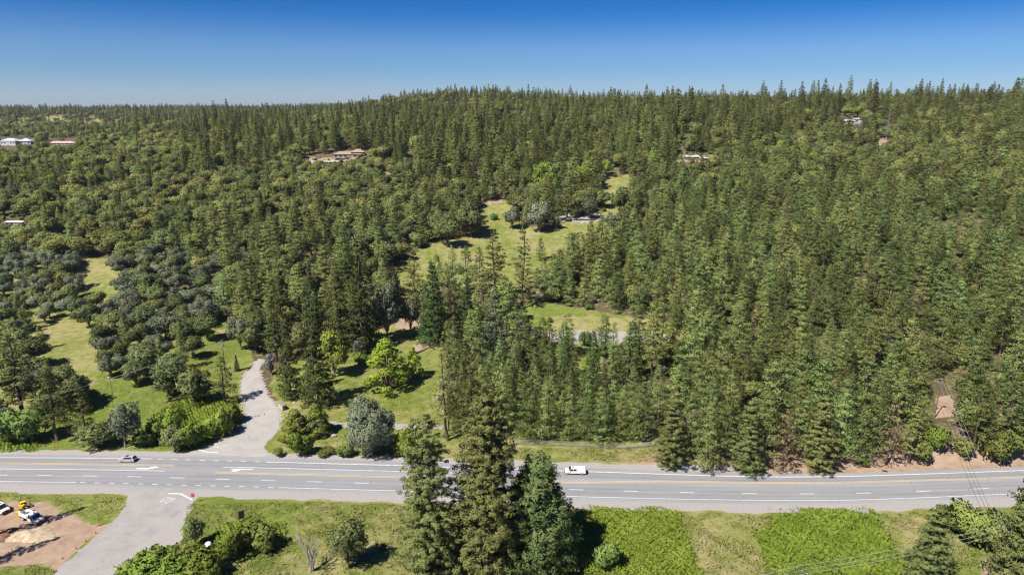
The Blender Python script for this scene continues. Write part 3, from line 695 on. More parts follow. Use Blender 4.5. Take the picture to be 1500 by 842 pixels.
X('bush0', 505, 668, 652, 26, 'low dark shrub left of the big grey-green oak', 'bushes above the highway')
X('bush1', 480, 664, 655, 30, 'low flowering shrub on the verge below the gravel path', 'bushes above the highway')
# the park-like clearing
X('seq0', 633, 502, 382, 48, 'large dark pyramid-shaped cedar above the lawn')
X('seq1', 684, 492, 408, 34, 'slim dark cedar right of the large pyramid-shaped cedar')
X('ypine0', 660, 488, 392, 36, 'light pine between the two dark cedars')
X('blue0', 726, 532, 418, 50, 'stout grey-green spruce below the winding gravel lane')
X('blue0', 757, 545, 490, 30, 'small blue-tinted spruce right of the stout spruce')
X('open0', 725, 440, 336, 46, 'tall open pine before the meadow, left of a matching pair')
X('open0', 765, 452, 332, 42, 'tall open pine before the meadow, right of a matching pair')
X('open1', 606, 462, 364, 42, 'pale open pine left of the large pyramid-shaped cedar')
X('ypine1', 640, 420, 372, 22, 'slender pine at the foot of the meadow')
X('ypine2', 682, 430, 362, 38, 'pine clump at the foot of the meadow')
X('dfir0', 495, 512, 392, 62, 'tall dark pine above the lawn, left of a pair')
X('dfir1', 526, 514, 374, 60, 'tall dark pine above the lawn, right of a pair')
X('grey1', 566, 500, 415, 54, 'grey-green oak with a clean trunk above the lawn')
X('grey2', 600, 492, 428, 34, 'thin grey-green oak left of the pyramid-shaped cedar')
X('live1', 540, 384, 330, 56, 'broad blue-green oak at the left end of the meadow')
X('lime0', 732, 470, 415, 24, 'thin lime-green tree behind the stout spruce')
X('seq1', 830, 578, 486, 28, 'slim cedar below the gravel turnaround, left of its pair')
X('seq0', 869, 582, 484, 36, 'broad pyramid cedar below the gravel turnaround, right of its pair')
X('seq1', 775, 438, 420, 10, 'tiny dark conical evergreen beside the gravel lane')
X('ypine0', 899, 560, 474, 24, 'slim pine right of the broad pyramid cedar')
X('open1', 925, 562, 468, 44, 'loose pine at the right end of the gravel turnaround')
X('ypine1', 795, 512, 465, 28, 'pine beside the bend of the gravel lane')
X('bush0', 858, 508, 487, 18, 'small bush on the gravel turnaround')
X('grey0', 750, 336, 300, 30, 'dark grey oak on the meadow, leftmost of the meadow oaks', 'oaks on the meadow')
X('grey1', 790, 340, 296, 40, 'broad grey oak in the middle of the meadow', 'oaks on the meadow')
X('grey2', 814, 336, 312, 18, 'small grey oak right of the broad one on the meadow', 'oaks on the meadow')
X('grey0', 864, 322, 286, 26, 'grey oak beside the gravel heap on the meadow', 'oaks on the meadow')
X('live0', 768, 312, 284, 34, 'green oak at the upper edge of the meadow', 'oaks on the meadow')
X('live2', 690, 348, 292, 40, 'dark oak at the left edge of the meadow', 'oaks on the meadow')
X('live1', 655, 362, 316, 38, 'dark oak at the lower left edge of the meadow', 'oaks on the meadow')
X('bright0', 855, 280, 236, 46, 'bright round tree above the meadow, right of two', 'bright trees above the meadow')
X('bright1', 800, 290, 238, 44, 'bright round tree above the meadow, left of two', 'bright trees above the meadow')
X('ypine3', 866, 384, 334, 18, 'small pine on the meadow edge by the dirt track')
X('ypine1', 845, 388, 340, 18, 'small pine on the meadow edge left of its neighbour')
X('ypine2', 792, 382, 348, 18, 'lone small pine at the start of the dirt track')
X('live1', 908, 318, 272, 28, 'dark oak in the upper right arm of the meadow', 'oaks on the meadow')
X('grey2', 898, 344, 306, 24, 'grey oak at the right edge of the meadow', 'oaks on the meadow')
X('bush1', 722, 322, 312, 12, 'small bush near the top of the meadow')
X('bush0', 838, 350, 341, 11, 'small dark bush alone on the meadow')
X('ypine0', 662, 402, 360, 20, 'small pine in the lower left of the meadow')
X('ypine3', 702, 412, 362, 24, 'small pine before the left of the matching pair')
X('ypine3', 752, 580, 500, 36, 'pine below the small blue-tinted spruce')
X('ypine0', 806, 560, 500, 30, 'pine left of the slim cedar below the turnaround')
X('pine3', 958, 560, 455, 44, 'tall pine hiding the right end of the gravel turnaround')
X('ypine2', 700, 545, 455, 44, 'full green pine left of the stout spruce')
X('ypine1', 665, 555, 480, 44, 'full green pine at the right edge of the lawn')
for i, (px, py, w) in enumerate([(448, 243, 14), (466, 246, 16), (484, 247, 18), (503, 249, 16), (520, 248, 18), (538, 246, 16), (555, 262, 16), (570, 268, 14), (15, 345, 18), (38, 347, 16), (1000, 250, 16), (1045, 251, 14)]):
    X(['bush0', 'gbush0', 'bush1', 'bush2'][i % 4], px, py, py-8, w, ['first shrub from the left', 'second shrub from the left', 'third shrub from the left', 'fourth shrub from the left', 'fifth shrub from the left', 'sixth shrub from the left', 'upper shrub on the bare slope right of', 'lower shrub on the bare slope right of', 'left shrub', 'right shrub', 'left scrub clump', 'right scrub clump'][i]+(' below the hill house' if i < 6 else ' the hill house' if i < 8 else ' before the mobile home' if i < 10 else ' before the grey-roofed shed'))
X('open1', 400, 530, 436, 46, 'tall pine at the right of the driveway top')
X('live2', 372, 516, 462, 44, 'dark oak closing the top of the driveway')
X('grey1', 350, 512, 462, 40, 'grey oak left of the driveway top')
X('live1', 440, 528, 470, 44, 'dark oak behind the smaller dark fir')
X('dfir1', 414, 506, 395, 58, 'tall conifer above the driveway top')
X('dfir0', 455, 506, 390, 50, 'tall dark conifer left of the pair above the lawn')
for q_, lab in (((128, 742), 'upper'), ((92, 786), 'lower')):
    s_ = ground_at(*q_); hb_ = 25/math.tan(SUN_EL); TX, TY_ = s_[0]+math.sin(SUN_AZ)*hb_, s_[1]+math.cos(SUN_AZ)*hb_
    plant('open0', TX, TY_, float(hz(np.array([TX]), np.array([TY_]))[0]), 25, 2.9, 1.0, 'pine just outside the left edge casting the %s shadow on the yard' % lab)
# the row on the orange bank
for i, (px, b, t, w, pr) in enumerate([(985, 684, 588, 58, 'heroE'), (1040, 690, 592, 52, 'ypine1'), (1098, 692, 585, 62, 'heroE'), (1150, 690, 600, 50, 'bpine0'), (1205, 690, 580, 62, 'heroE'), (1262, 680, 596, 44, 'ypine3'), (1305, 680, 585, 44, 'bpine0'), (1338, 678, 592, 42, 'open1')]):
    X(pr, px, b, t, w, ['first', 'second', 'third', 'fourth', 'fifth', 'sixth', 'seventh', 'eighth'][i]+' pine from the left along the orange roadside bank', 'pines along the orange roadside bank')
for i, (px, b, t, w, pr) in enumerate([(1012, 668, 572, 50, 'ypine2'), (1068, 676, 582, 50, 'pine1'), (1124, 676, 576, 54, 'ypine0'), (1178, 674, 580, 52, 'pine0'), (1235, 670, 574, 52, 'ypine2'), (1285, 668, 575, 46, 'ypine1'), (1437, 658, 560, 56, 'pine2'), (1484, 652, 540, 60, 'open1')]):
    X(pr, px, b, t, w, ['first', 'second', 'third', 'fourth', 'fifth', 'sixth', 'seventh', 'eighth'][i]+' pine from the left in the second row above the orange bank', 'second row of pines above the orange bank')
X('bush0', 1355, 675, 645, 30, 'green bush on the orange bank below the utility pole')
X('bbush0', 1372, 658, 622, 36, 'bright bush at the foot of the right-hand utility pole')
X('bush2', 1410, 668, 642, 32, 'round bush on the orange bank under the wires')
X('bush1', 1462, 672, 628, 44, 'brownish thicket on the orange bank near the right edge')
X('bush2', 1480, 668, 630, 40, 'dark thicket on the orange bank at the right edge')
X('bbush1', 1268, 682, 670, 14, 'tiny bright bush on the orange bank')
for i, (px, b, t, w) in enumerate([(655, 645, 505, 52), (688, 655, 515, 54), (735, 640, 535, 52), (775, 648, 545, 42), (800, 646, 560, 40), (835, 647, 565, 36), (884, 654, 572, 34), (910, 648, 580, 32), (940, 646, 560, 44)]):
    X(['pine0', 'open1', 'ypine0', 'ypine2', 'ypine1', 'ypine3', 'ypine0', 'ypine2', 'ypine1'][i], px, b, t, w, ['first', 'second', 'third', 'fourth', 'fifth', 'sixth', 'seventh', 'eighth', 'ninth'][i]+' pine from the left in the row behind the wire fence', 'pines behind the wire fence')

FB2 = gpoly([(-80, 664), (-60, 650), (120, 604), (240, 592), (330, 560), (372, 530), (352, 560), (360, 610), (270, 664)])
# ---- everything else on the slopes: sampled stand by stand
r_ = np.random.default_rng(5)
cand = {'pr': [], 'x': [], 'y': [], 'H': [], 'R': [], 'zone': []}
CLEAR = [gpoly(p) for p in ([(102, 404), (160, 400), (170, 446), (136, 452)], [(60, 480), (126, 474), (138, 548), (68, 562)], [(130, 552), (200, 556), (240, 578), (285, 588), (326, 545), (320, 503), (356, 486), (362, 560), (300, 612), (150, 612)], [(306, 500), (350, 498), (352, 590), (300, 590)], [(575, 420), (700, 428), (770, 422), (792, 446), (740, 452), (700, 468), (620, 462), (580, 450)],
                            [(1345, 334), (1475, 330), (1475, 352), (1350, 356)], [(1355, 566), (1408, 566), (1402, 672), (1354, 672)], [(1278, 203), (1302, 203), (1305, 232), (1278, 234)],
                            [(990, 224), (1052, 226), (1056, 254), (988, 254)], [(438, 230), (485, 224), (548, 222), (549, 252), (500, 254), (438, 246)], [(552, 252), (572, 252), (586, 274), (568, 276)],
                            [(-30, 318), (48, 318), (50, 352), (-30, 352)], [(-5, 203), (55, 203), (55, 232), (-5, 232)], [(70, 204), (118, 204), (118, 230), (70, 230)], [(1228, 174), (1270, 174), (1272, 200), (1228, 200)],
                            [(880, 258), (916, 257), (922, 300), (888, 306)], [(1462, 528), (1510, 528), (1510, 560), (1462, 560)], [(315, 478), (356, 478), (356, 500), (315, 500)], [(1300, 480), (1345, 500), (1340, 540), (1315, 540)])]
tx = np.array([t[0] for t in TREES]); ty = np.array([t[1] for t in TREES]); tr_ = np.array([t[2] for t in TREES])
def zone_of(x, y, px, py):
    z = np.full(x.shape, '', dtype='<U8')
    top_left = np.interp(px, [0, 100, 200, 400, 600], [285, 290, 275, 250, 245])
    ridge = np.where(px < 600, top_left, np.interp(px, [600, 700, 800, 900, 1000, 1100, 1250, 1500], [300, 292, 258, 258, 255, 215, 185, 185]))
    rtop = np.interp(px, [780, 900, 1000, 1200, 1500], [352, 335, 290, 285, 305])
    z[py >= ridge] = 'mix'
    z[(px < 420) & (py >= ridge)] = 'oakhill'; z[(px > 235) & (px < 420) & (py > 340)] = 'mix'
    z[(px >= 420) & (px < 610) & (py >= ridge) & (py < 330)] = 'oakhill'
    z[(px < 330) & (py > 385)] = 'savanna'
    z[(px < 330) & (py > 470)] = 'lower'
    z[(px > 1000) & (py > ridge) & (py <= rtop)] = 'upright'
    z[(px > 770) & (py > rtop)] = 'pines'
    z[(px > 640) & (px <= 960) & (py > 545)] = 'row'
    z[py < ridge] = 'ridge'
    z[(y > 1130)] = 'far'
    return z
SPEC = {   # spacing, [(prototype family, number of prototypes, weight, Hmin, Hmax, radius share lo, hi)]
    'pines': (8.3, [('ypine', 4, .64, 10, 22, .25, .34), ('pine', 4, .22, 15, 26, .2, .25), ('bpine', 1, .02, 11, 15, .18, .2), ('oak', 4, .08, 7, 11, .45, .55), ('fir', 4, .04, 18, 24, .17, .2)]),
    'row': (6.2, [('ypine', 4, .8, 11, 17, .21, .27), ('pine', 4, .2, 14, 18, .18, .22)]),
    'mix': (7.8, [('pine', 4, .36, 13, 26, .23, .30), ('ypine', 4, .20, 10, 20, .26, .33), ('live', 3, .22, 9, 14, .42, .52), ('oak', 4, .14, 9, 13, .45, .55), ('grey', 3, .06, 8, 11, .45, .55)]),
    'oakhill': (8.8, [('oak', 4, .58, 8, 14, .5, .66), ('live', 3, .19, 8, 14, .48, .6), ('grey', 3, .09, 7, 10, .46, .56), ('ypine', 4, .11, 10, 18, .2, .26), ('fir', 4, .08, 14, 24, .16, .2)]),
    'savanna': (8.2, [('grey', 3, .62, 7, 11, .5, .6), ('live', 3, .30, 7, 12, .46, .56), ('oak', 4, .08, 7, 10, .46, .55)]),
    'lower': (8.0, [('live', 3, .42, 8, 13, .42, .52), ('grey', 3, .3, 7, 12, .46, .55), ('oak', 4, .16, 7, 11, .44, .55), ('ypine', 4, .12, 10, 16, .2, .25)]),
    'upright': (8.6, [('oak', 4, .46, 9, 15, .46, .60), ('live', 3, .22, 9, 14, .44, .55), ('fir', 4, .18, 17, 29, .21, .27), ('pine', 4, .16, 15, 25, .22, .27), ('bright', 2, .06, 8, 12, .45, .55)]),
    'ridge': (10.6, [('fir', 4, .50, 14, 29, .22, .29), ('fir', 4, .07, 31, 39, .18, .22), ('pine', 4, .21, 14, 27, .22, .28), ('oak', 4, .17, 10, 16, .45, .58), ('bright', 2, .05, 10, 14, .42, .5)]),
    'far': (15., [('fir', 4, .7, 11, 27, .22, .28), ('oak', 4, .25, 11, 16, .45, .6)])}
for zn, (spc, fam) in SPEC.items():
    ymin, ymax = {'far': (1130, 2700), 'ridge': (400, 1140), 'pines': (165, 640), 'row': (165, 320)}.get(zn, (165, 1100))
    yy = np.arange(ymin, ymax, spc); xm = .95*ymax
    X0, Y0 = np.meshgrid(np.arange(-xm, xm, spc), yy)
    X0 = X0 + (np.arange(len(yy)) % 2)[:, None]*spc*.5
    x = (X0 + r_.uniform(-.42, .42, X0.shape)*spc).ravel(); y = (Y0 + r_.uniform(-.42, .42, Y0.shape)*spc).ravel()
    k = np.abs(x) < .9*y+15; x, y = x[k], y[k]
    if zn == 'far':
        u = x/y; k = (u < -.12) | ((y > 1380) & (y < 1640)); x, y = x[k], y[k]
        k = ~((y > 1480) & (y < 1880) & (u[k] < -.54) & (u[k] > -.76)) | (r_.random(len(x)) < .32); k &= (wob(x, y, .012, 3.0) > -.45) | (r_.random(len(x)) < .35); x, y = x[k], y[k]
    z = hz(x, y); px, py, dep = project(x, y, z)
    k = zone_of(x, y, px, py) == zn
    k &= (y-yn(x) > np.where(x > 40, 7, 9))
    for pl in (MEADOW, YARD, PAD, STRIP, FB2): k &= ~inside(pl, x, y)
    for pl in CLEAR: k &= ~inside(pl, x, y)
    k &= ~((px > 335) & (px < 425) & (py > 518) & (y < 330))
    gapn = wob(x, y, .055, 7.7)+.7*wob(x, y, .16, 2.2); k &= ~((gapn < -.62) & (r_.random(len(x)) < .75))
    if zn == 'ridge': k &= ~((y > 830) & (r_.random(len(x)) < .45))
    x, y = x[k], y[k]
    px0 = project(x, y, hz(x, y))[0]
    w = np.array([f[2] for f in fam]); fi = r_.choice(len(fam), len(x), p=w/w.sum())
    # groves: kinds cluster
    for i in range(len(x)):
        f = fam[fi[i]]; q = r_.random()**1.15
        H = f[3]+(f[4]-f[3])*q
        if zn in ('ridge', 'far'): H *= 1+.28*float(wob(x[i], y[i], .035, 8.8))
        if zn == 'ridge' and y[i] > 800: H *= .72
        if zn == 'ridge' and px0[i] < 270 and 540 < y[i] < 1000 and H > 17: f = fam[3]; H = 8+5*q
        if zn == 'far' and px0[i] < 190 and y[i] < 1500 and H > 14: f = fam[1]; H = 8+4*q
        Rr = H*(f[5]+(f[6]-f[5])*r_.random())
        if y[i] < 330 and len(tx):
            d = np.hypot(tx-x[i], ty-y[i])
            if (d < tr_+Rr*.45).any(): continue
        cand['pr'].append(f[0]+str(r_.integers(f[1]))); cand['x'].append(x[i]); cand['y'].append(y[i]); cand['H'].append(H); cand['R'].append(Rr); cand['zone'].append(zn)
for x_ in np.arange(-560, 820, 17.0):       # tall firs standing out along the crest
    if r_.random() < .28: continue
    x_ += r_.uniform(-9, 9); y_ = 905+r_.uniform(-75, 45)
    if abs(x_) > .9*y_: continue
    H = r_.uniform(23, 35); cand['pr'].append('fir'+str(r_.integers(4))); cand['x'].append(x_); cand['y'].append(y_); cand['H'].append(H); cand['R'].append(H*r_.uniform(.18, .24)); cand['zone'].append('ridge')
cx, cy, cH, cR = (np.array(cand[k]) for k in ('x', 'y', 'H', 'R'))
cz = hz(cx, cy)
cpx, cpy, cdep = project(cx, cy, cz+cH*.55)
cpr = np.array(cand['pr']); czn = np.array(cand['zone'])
ckind = np.array([kind_of(p) for p in cand['pr']])
print('candidates', len(cx), {k: int((czn == k).sum()) for k in SPEC})
WORD = {'pine': 'pine', 'ypine': 'young pine', 'fir': 'fir', 'bpine': 'browned pine', 'oak': 'olive-green oak', 'live': 'dark green oak', 'grey': 'grey-green oak', 'bright': 'bright tree'}
WHERE = {'pines': 'on the pine slope', 'row': 'behind the wire fence', 'mix': 'on the middle slope', 'oakhill': 'on the oak hillside', 'savanna': 'on the grassy hillside', 'lower': 'on the lower bank', 'upright': 'on the upper right slope', 'ridge': 'below the ridge', 'far': 'on the ridge'}
GRP = {'pines': 'trees packed on the pine slope', 'row': 'trees behind the wire fence', 'mix': 'trees on the middle slope', 'oakhill': 'trees on the oak hillside', 'savanna': 'oaks on the grassy hillside', 'lower': 'trees on the lower left bank', 'upright': 'trees on the upper right slope', 'ridge': 'trees below the ridge', 'far': 'trees on the ridge'}
single = np.zeros(len(cx), bool)
inframe = (cpx > 4) & (cpx < 1496) & (cpy > 4) & (cpy < 838)
ONES = 'zero one two three four five six seven eight nine ten eleven twelve thirteen fourteen fifteen sixteen seventeen eighteen nineteen'.split()
TENS = 'x x twenty thirty forty fifty sixty seventy eighty ninety'.split()
def say(v):
    v = min(99, int(round(v))); return ONES[v] if v < 20 else TENS[v//10]+('-'+ONES[v % 10] if v % 10 else '')
def place_label(i):
    return '%s %s, %s percent across and %s percent down photo' % (WORD[cpr[i].rstrip('0123456789')], WHERE[czn[i]], say(cpx[i]/15), say(cpy[i]/8.42))
for kd, most in (('pine_tree', 298), ('fir_tree', 298), ('oak_tree', 298), ('leafy_tree', 60)):
    k = np.where((ckind == kd) & inframe)[0]
    k = k[np.argsort(-(cH[k]*np.sqrt(cR[k]/cH[k])/cdep[k]))]
    for i in k:
        if count.get(kd, 0) >= most: break
        lab = place_label(i)
        if lab in used_labels: continue
        used_labels.add(lab); single[i] = True
        plant(cpr[i], cx[i], cy[i], cz[i], cH[i], cR[i], float(r_.uniform(0, 6.28)), lab, GRP[czn[i]])
def scatter(name, protos, x, y, z, sxy, sz, which, label, cat):
    me = bpy.data.meshes.new(name); n = len(x)
    me.vertices.add(n); me.vertices.foreach_set('co', np.stack([x, y, z-.05], 1).astype(np.float32).ravel())
    sc = me.attributes.new('size', 'FLOAT_VECTOR', 'POINT'); sc.data.foreach_set('vector', np.stack([sxy, sxy, sz], 1).astype(np.float32).ravel())
    ro = me.attributes.new('turn', 'FLOAT_VECTOR', 'POINT'); ro.data.foreach_set('vector', np.stack([x*0, y*0, r_.uniform(0, 6.28, n)], 1).astype(np.float32).ravel())
    ii = me.attributes.new('which', 'INT', 'POINT'); ii.data.foreach_set('value', which.astype(np.int32))
    o = tag(link(name, me), label, cat, kind='stuff')
    ng = bpy.data.node_groups.new(name, 'GeometryNodeTree')
    ng.interface.new_socket('Geometry', in_out='INPUT', socket_type='NodeSocketGeometry'); ng.interface.new_socket('Geometry', in_out='OUTPUT', socket_type='NodeSocketGeometry')
    N, L = ng.nodes, ng.links
    gi, go = N.new('NodeGroupInput'), N.new('NodeGroupOutput')
    out_join = N.new('GeometryNodeJoinGeometry')
    def attr(nm, ty):
        a = N.new('GeometryNodeInputNamedAttribute'); a.data_type = ty; a.inputs['Name'].default_value = nm; return a.outputs['Attribute']
    for j, pr in enumerate(protos):
        jn = N.new('GeometryNodeJoinGeometry')
        for ob in PROTO_OBJ[pr]:
            oi = N.new('GeometryNodeObjectInfo'); oi.transform_space = 'ORIGINAL'; oi.inputs['Object'].default_value = ob; oi.inputs['As Instance'].default_value = False
            L.new(oi.outputs['Geometry'], jn.inputs[0])
        cmp = N.new('FunctionNodeCompare'); cmp.data_type = 'INT'; cmp.operation = 'EQUAL'
        L.new(attr('which', 'INT'), cmp.inputs[2]); cmp.inputs[3].default_value = j
        ip = N.new('GeometryNodeInstanceOnPoints'); L.new(gi.outputs[0], ip.inputs['Points']); L.new(jn.outputs[0], ip.inputs['Instance'])
        L.new(cmp.outputs[0], ip.inputs['Selection']); L.new(attr('turn', 'FLOAT_VECTOR'), ip.inputs['Rotation']); L.new(attr('size', 'FLOAT_VECTOR'), ip.inputs['Scale'])
        L.new(ip.outputs[0], out_join.inputs[0])
    L.new(out_join.outputs[0], go.inputs[0])
    md = o.modifiers.new('scatter', 'NODES'); md.node_group = ng
    return o
uy, ux = np.meshgrid(np.arange(185, 640, 8.5), np.arange(-480, 480, 8.5)); ux = (ux+r_.uniform(-4, 4, ux.shape)).ravel(); uy = (uy+r_.uniform(-4, 4, uy.shape)).ravel()
k = (np.abs(ux) < .88*uy) & (uy-yn(ux) > 5) & ((uy > 260) | (ux > 25))
for pl in (MEADOW, YARD, PAD, STRIP, FRONT_BANK, SAVANNA): k &= ~inside(pl, ux, uy)
ppx, ppy, _d = project(ux, uy, hz(ux, uy)); k &= ~((ppx > 300) & (ppx < 430) & (ppy > 500))
k &= ~inside(CLEAR[6], ux, uy)
ux, uy = ux[k], uy[k]; UP = ['bush0', 'bush1', 'bush2', 'gbush0', 'bbush0']
uw = r_.choice(5, len(ux), p=[.28, .27, .2, .15, .1]); us = r_.uniform(.4, 1.15, len(ux))
scatter('undergrowth', UP, ux, uy, hz(ux, uy), us, us*r_.uniform(.6, 1.2, len(ux)), uw, 'low mixed undergrowth between the trees', 'undergrowth')
for kd, nm, lab in (('pine_tree', 'pine_forest', 'dense mass of smaller pines covering the slopes'), ('fir_tree', 'fir_forest', 'dark conifer forest covering the ridge'), ('oak_tree', 'oak_woods', 'rounded oak woodland covering the hillsides'), ('leafy_tree', 'leafy_woods', 'scattered bright leafy trees among the forest')):
    k = (ckind == kd) & ~single
    protos = sorted({p for p in set(cpr[k]) if p in PROTO_OBJ})
    pi = {p: j for j, p in enumerate(protos)}
    w = np.array([pi.get(p, 0) for p in cpr[k]])
    PH = np.array([PR[protos[j]]['H'] for j in w]); PRr = np.array([PR[protos[j]]['R'] for j in w])
    if k.sum(): scatter(nm, protos, cx[k], cy[k], cz[k], cR[k]/PRr, cH[k]/PH, w, lab, 'forest')
print('things', count, 'scattered', int((~single).sum()), 'leaf tris', sum(p['n'] for p in PR.values()))

# ------------------------------------------------------------------ ground cover as real leaves
def surface_leaves(name, pts_px, dens, leaf, h, fol, label, cat, seed, up=.6, bumps=1.2):
    r = np.random.default_rng(seed); poly = gpoly(pts_px)
    lo, hi = poly.min(0), poly.max(0); n = int((hi-lo).prod()*dens)
    x, y = r.uniform(lo[0], hi[0], n), r.uniform(lo[1], hi[1], n)
    jit = (.6+1.5*(r.random(n) < .3))*r.normal(size=n); wx, wy = x+1.5*wob(x, y, .45, seed)+3.6*wob(x, y, .17, seed*2.1)+.8*wob(x, y, 1.4, seed)+jit, y+1.5*wob(x, y, .43, seed+3)+3.0*wob(x, y, .19, seed*1.3)+.8*wob(x, y, 1.3, seed+1)+(.6+1.5*(r.random(n) < .3))*r.normal(size=n)
    k = inside(poly, wx, wy); x, y = x[k], y[k]
    # edge falls away
    e = np.full(len(x), 9.0)
    for i in range(len(poly)):
        p, q = poly[i], poly[(i+1) % len(poly)]; d = q-p; t = np.clip(((x-p[0])*d[0]+(y-p[1])*d[1])/(d@d), 0, 1)
        e = np.minimum(e, np.hypot(x-p[0]-t*d[0], y-p[1]-t*d[1]))
    b = .55+.36*wob(x, y, .9*bumps, seed)+.30*wob(x, y, 2.3*bumps, seed+1)+.25*wob(x, y, .3, seed+2)
    top = h*np.clip(b, .12, 1.3)*smooth(0, 1.8, e+.4)
    eps = .15
    def hb(x, y): return h*(.55+.36*wob(x, y, .9*bumps, seed)+.30*wob(x, y, 2.3*bumps, seed+1)+.25*wob(x, y, .3, seed+2))
    gx_, gy_ = (hb(x+eps, y)-hb(x-eps, y))/(2*eps), (hb(x, y+eps)-hb(x, y-eps))/(2*eps)
    z = hz(x, y)+top*(.55+.45*r.random(len(x))**.5)
    N = unit(np.stack([-gx_, -gy_, np.ones_like(x)], 1)+r.normal(size=(len(x), 3))*.25)
    T = np.clip(.50+.45*(b-.55)+.3*wob(x, y, .3, seed+9)+.3*(r.random(len(x))-.3), 0, 1)  # hollows tinted darker than the humps: shade put into the leaf colour
    me = leaf_mesh(name, np.stack([x, y, z], 1), N, leaf*(.6+.8*r.random(len(x))), T, fol, r, asp=.8, nb=.6)
    o = tag(link(name, me), label, cat, kind='stuff'); return o
surface_leaves('bramble_patch', [(832, 765), (850, 748), (905, 744), (985, 756), (1000, 775), (1022, 815), (1020, 850), (850, 850), (828, 806)], 60, .34, 1.3, F_BRAMBLE, 'bright green bramble patch left of the dry strip, below the highway', 'bramble', 3)
surface_leaves('bramble_patch', [(1112, 778), (1140, 755), (1200, 746), (1255, 748), (1295, 764), (1318, 805), (1315, 850), (1140, 850), (1118, 810)], 60, .34, 1.3, F_BRAMBLE, 'bright green bramble patch beside the right-hand roadside pine', 'bramble', 4)
surface_leaves('bramble_patch', [(300, 790), (330, 765), (398, 770), (412, 795), (385, 815), (330, 822)], 60, .34, 1.2, F_BRAMBLE, 'leafy bramble patch below the leaning wooden sign', 'bramble', 5)
surface_leaves('bramble_patch', [(-40, 655), (0, 640), (60, 640), (70, 655), (20, 664)], 45, .36, 1.2, F_BRAMBLE, 'leafy bramble patch on the bank at the left edge', 'bramble', 6)
surface_leaves('bramble_patch', [(205, 655), (225, 610), (270, 580), (330, 580), (350, 605), (335, 628), (270, 655)], 40, .36, 1.3, F_BRAMBLE, 'bright scrub covering the bank left of the driveway', 'bramble', 7)
def grass_field(name, regions, label):
    r = np.random.default_rng(77); XX = []; YY = []
    for pts, n in regions:
        poly = gpoly(pts); lo, hi = poly.min(0), poly.max(0)
        x, y = r.uniform(lo[0], hi[0], n), r.uniform(lo[1], hi[1], n); k = inside(poly, x, y); XX.append(x[k]); YY.append(y[k])
    x, y = np.concatenate(XX), np.concatenate(YY)
    k = (wob(x, y, .6, 1)+wob(x, y, .17, 2)+r.normal(size=len(x))*.5 > -.25) & ((ys(x)-y > 4.6+wob(x, y, .22, .5)) | (y-yn(x) > 4)); x, y = x[k], y[k]
    g = np.clip(.5+.5*wob(x, y, .25, 5)+.25*wob(x, y, 1.3, 6), 0, 1)
    h = .10+.20*g*r.random(len(x)); a = r.uniform(0, 6.28, len(x)); w = .10+.10*r.random(len(x)); z = hz(x, y)
    ca, sa = np.cos(a)*w, np.sin(a)*w
    lx, ly = r.normal(size=len(x))*.12+.05, r.normal(size=len(x))*.12
    v = np.stack([np.stack([x-ca, y-sa, z-.02], 1), np.stack([x+ca, y+sa, z-.02], 1), np.stack([x+lx, y+ly, z+h], 1)], 1); n = len(x)
    me = bpy.data.meshes.new(name); me.vertices.add(n*3); me.vertices.foreach_set('co', v.astype(np.float32).ravel())
    me.loops.add(n*3); me.loops.foreach_set('vertex_index', np.arange(n*3)); me.polygons.add(n); me.polygons.foreach_set('loop_start', np.arange(0, n*3, 3)); me.polygons.foreach_set('loop_total', np.full(n, 3))
    me.update(calc_edges=True)
    nn = unit(np.stack([r.normal(size=n)*.3, r.normal(size=n)*.3, np.ones(n)], 1)); me.normals_split_custom_set_from_vertices(np.repeat(nn, 3, 0).tolist())
    t = me.attributes.new('tint', 'FLOAT', 'POINT'); t.data.foreach_set('value', np.repeat(np.clip(1.15-1.1*g+.25*r.normal(size=n), 0, 1), 3).astype(np.float32))
    me.materials.append(foliage('grass_blades', (.105, .135, .026), (.205, .20, .072), .01, trans=.25, hue=.001))
    return tag(link(name, me), label, 'grass', kind='stuff')
grass_field('grass', [([(275, 738), (600, 732), (1340, 745), (1500, 735), (1510, 850), (170, 850), (268, 790)], 150000), ([(-20, 722), (60, 724), (187, 720), (186, 742), (150, 770), (115, 754), (60, 735), (-20, 735)], 7000), ([(-20, 832), (50, 828), (86, 836), (70, 850), (-20, 850)], 2500),
    ([(390, 662), (425, 640), (450, 560), (520, 505), (600, 490), (652, 560), (652, 645), (600, 664)], 26000), ([(640, 684), (640, 657), (960, 650), (965, 684)], 14000), ([(-20, 662), (0, 640), (120, 590), (150, 545), (300, 500), (345, 490), (350, 600), (270, 660)], 30000),
    ([(790, 510), (980, 505), (900, 600), (850, 600)], 9000)], 'rough green and straw-coloured grass over the verges and lawns')

# ------------------------------------------------------------------ vehicles
M_CARW = simple('white_paint', (.60, .60, .60), .3, noise=.04); M_SILVER = simple('silver_paint', (.42, .43, .47), .28, metal=.3, noise=.04)
M_GLASS = simple('dark_glass', (.02, .022, .026), .08, noise=0, spec=.6); M_TYRE = simple('tyre_rubber', (.02, .02, .02), .85); M_RIM = simple('alloy', (.5, .5, .52), .35, metal=.7)
M_BLACKP = simple('black_plastic', (.025, .025, .027), .6); M_RED = simple('red_lens', (.35, .015, .012), .3); M_LENS = simple('clear_lens', (.6, .6, .58), .15); M_YEL = simple('machine_yellow', (.62, .36, .02), .45, noise=.15)
M_ORANGE = simple('cone_orange', (.62, .11, .03), .6); M_STEEL = simple('galvanised_steel', (.32, .33, .34), .45, metal=.6); M_POLE = simple('pole_wood', (.13, .095, .07), .9, noise=.3); M_WIRE = simple('wire', (.34, .34, .35), .5, metal=.3)
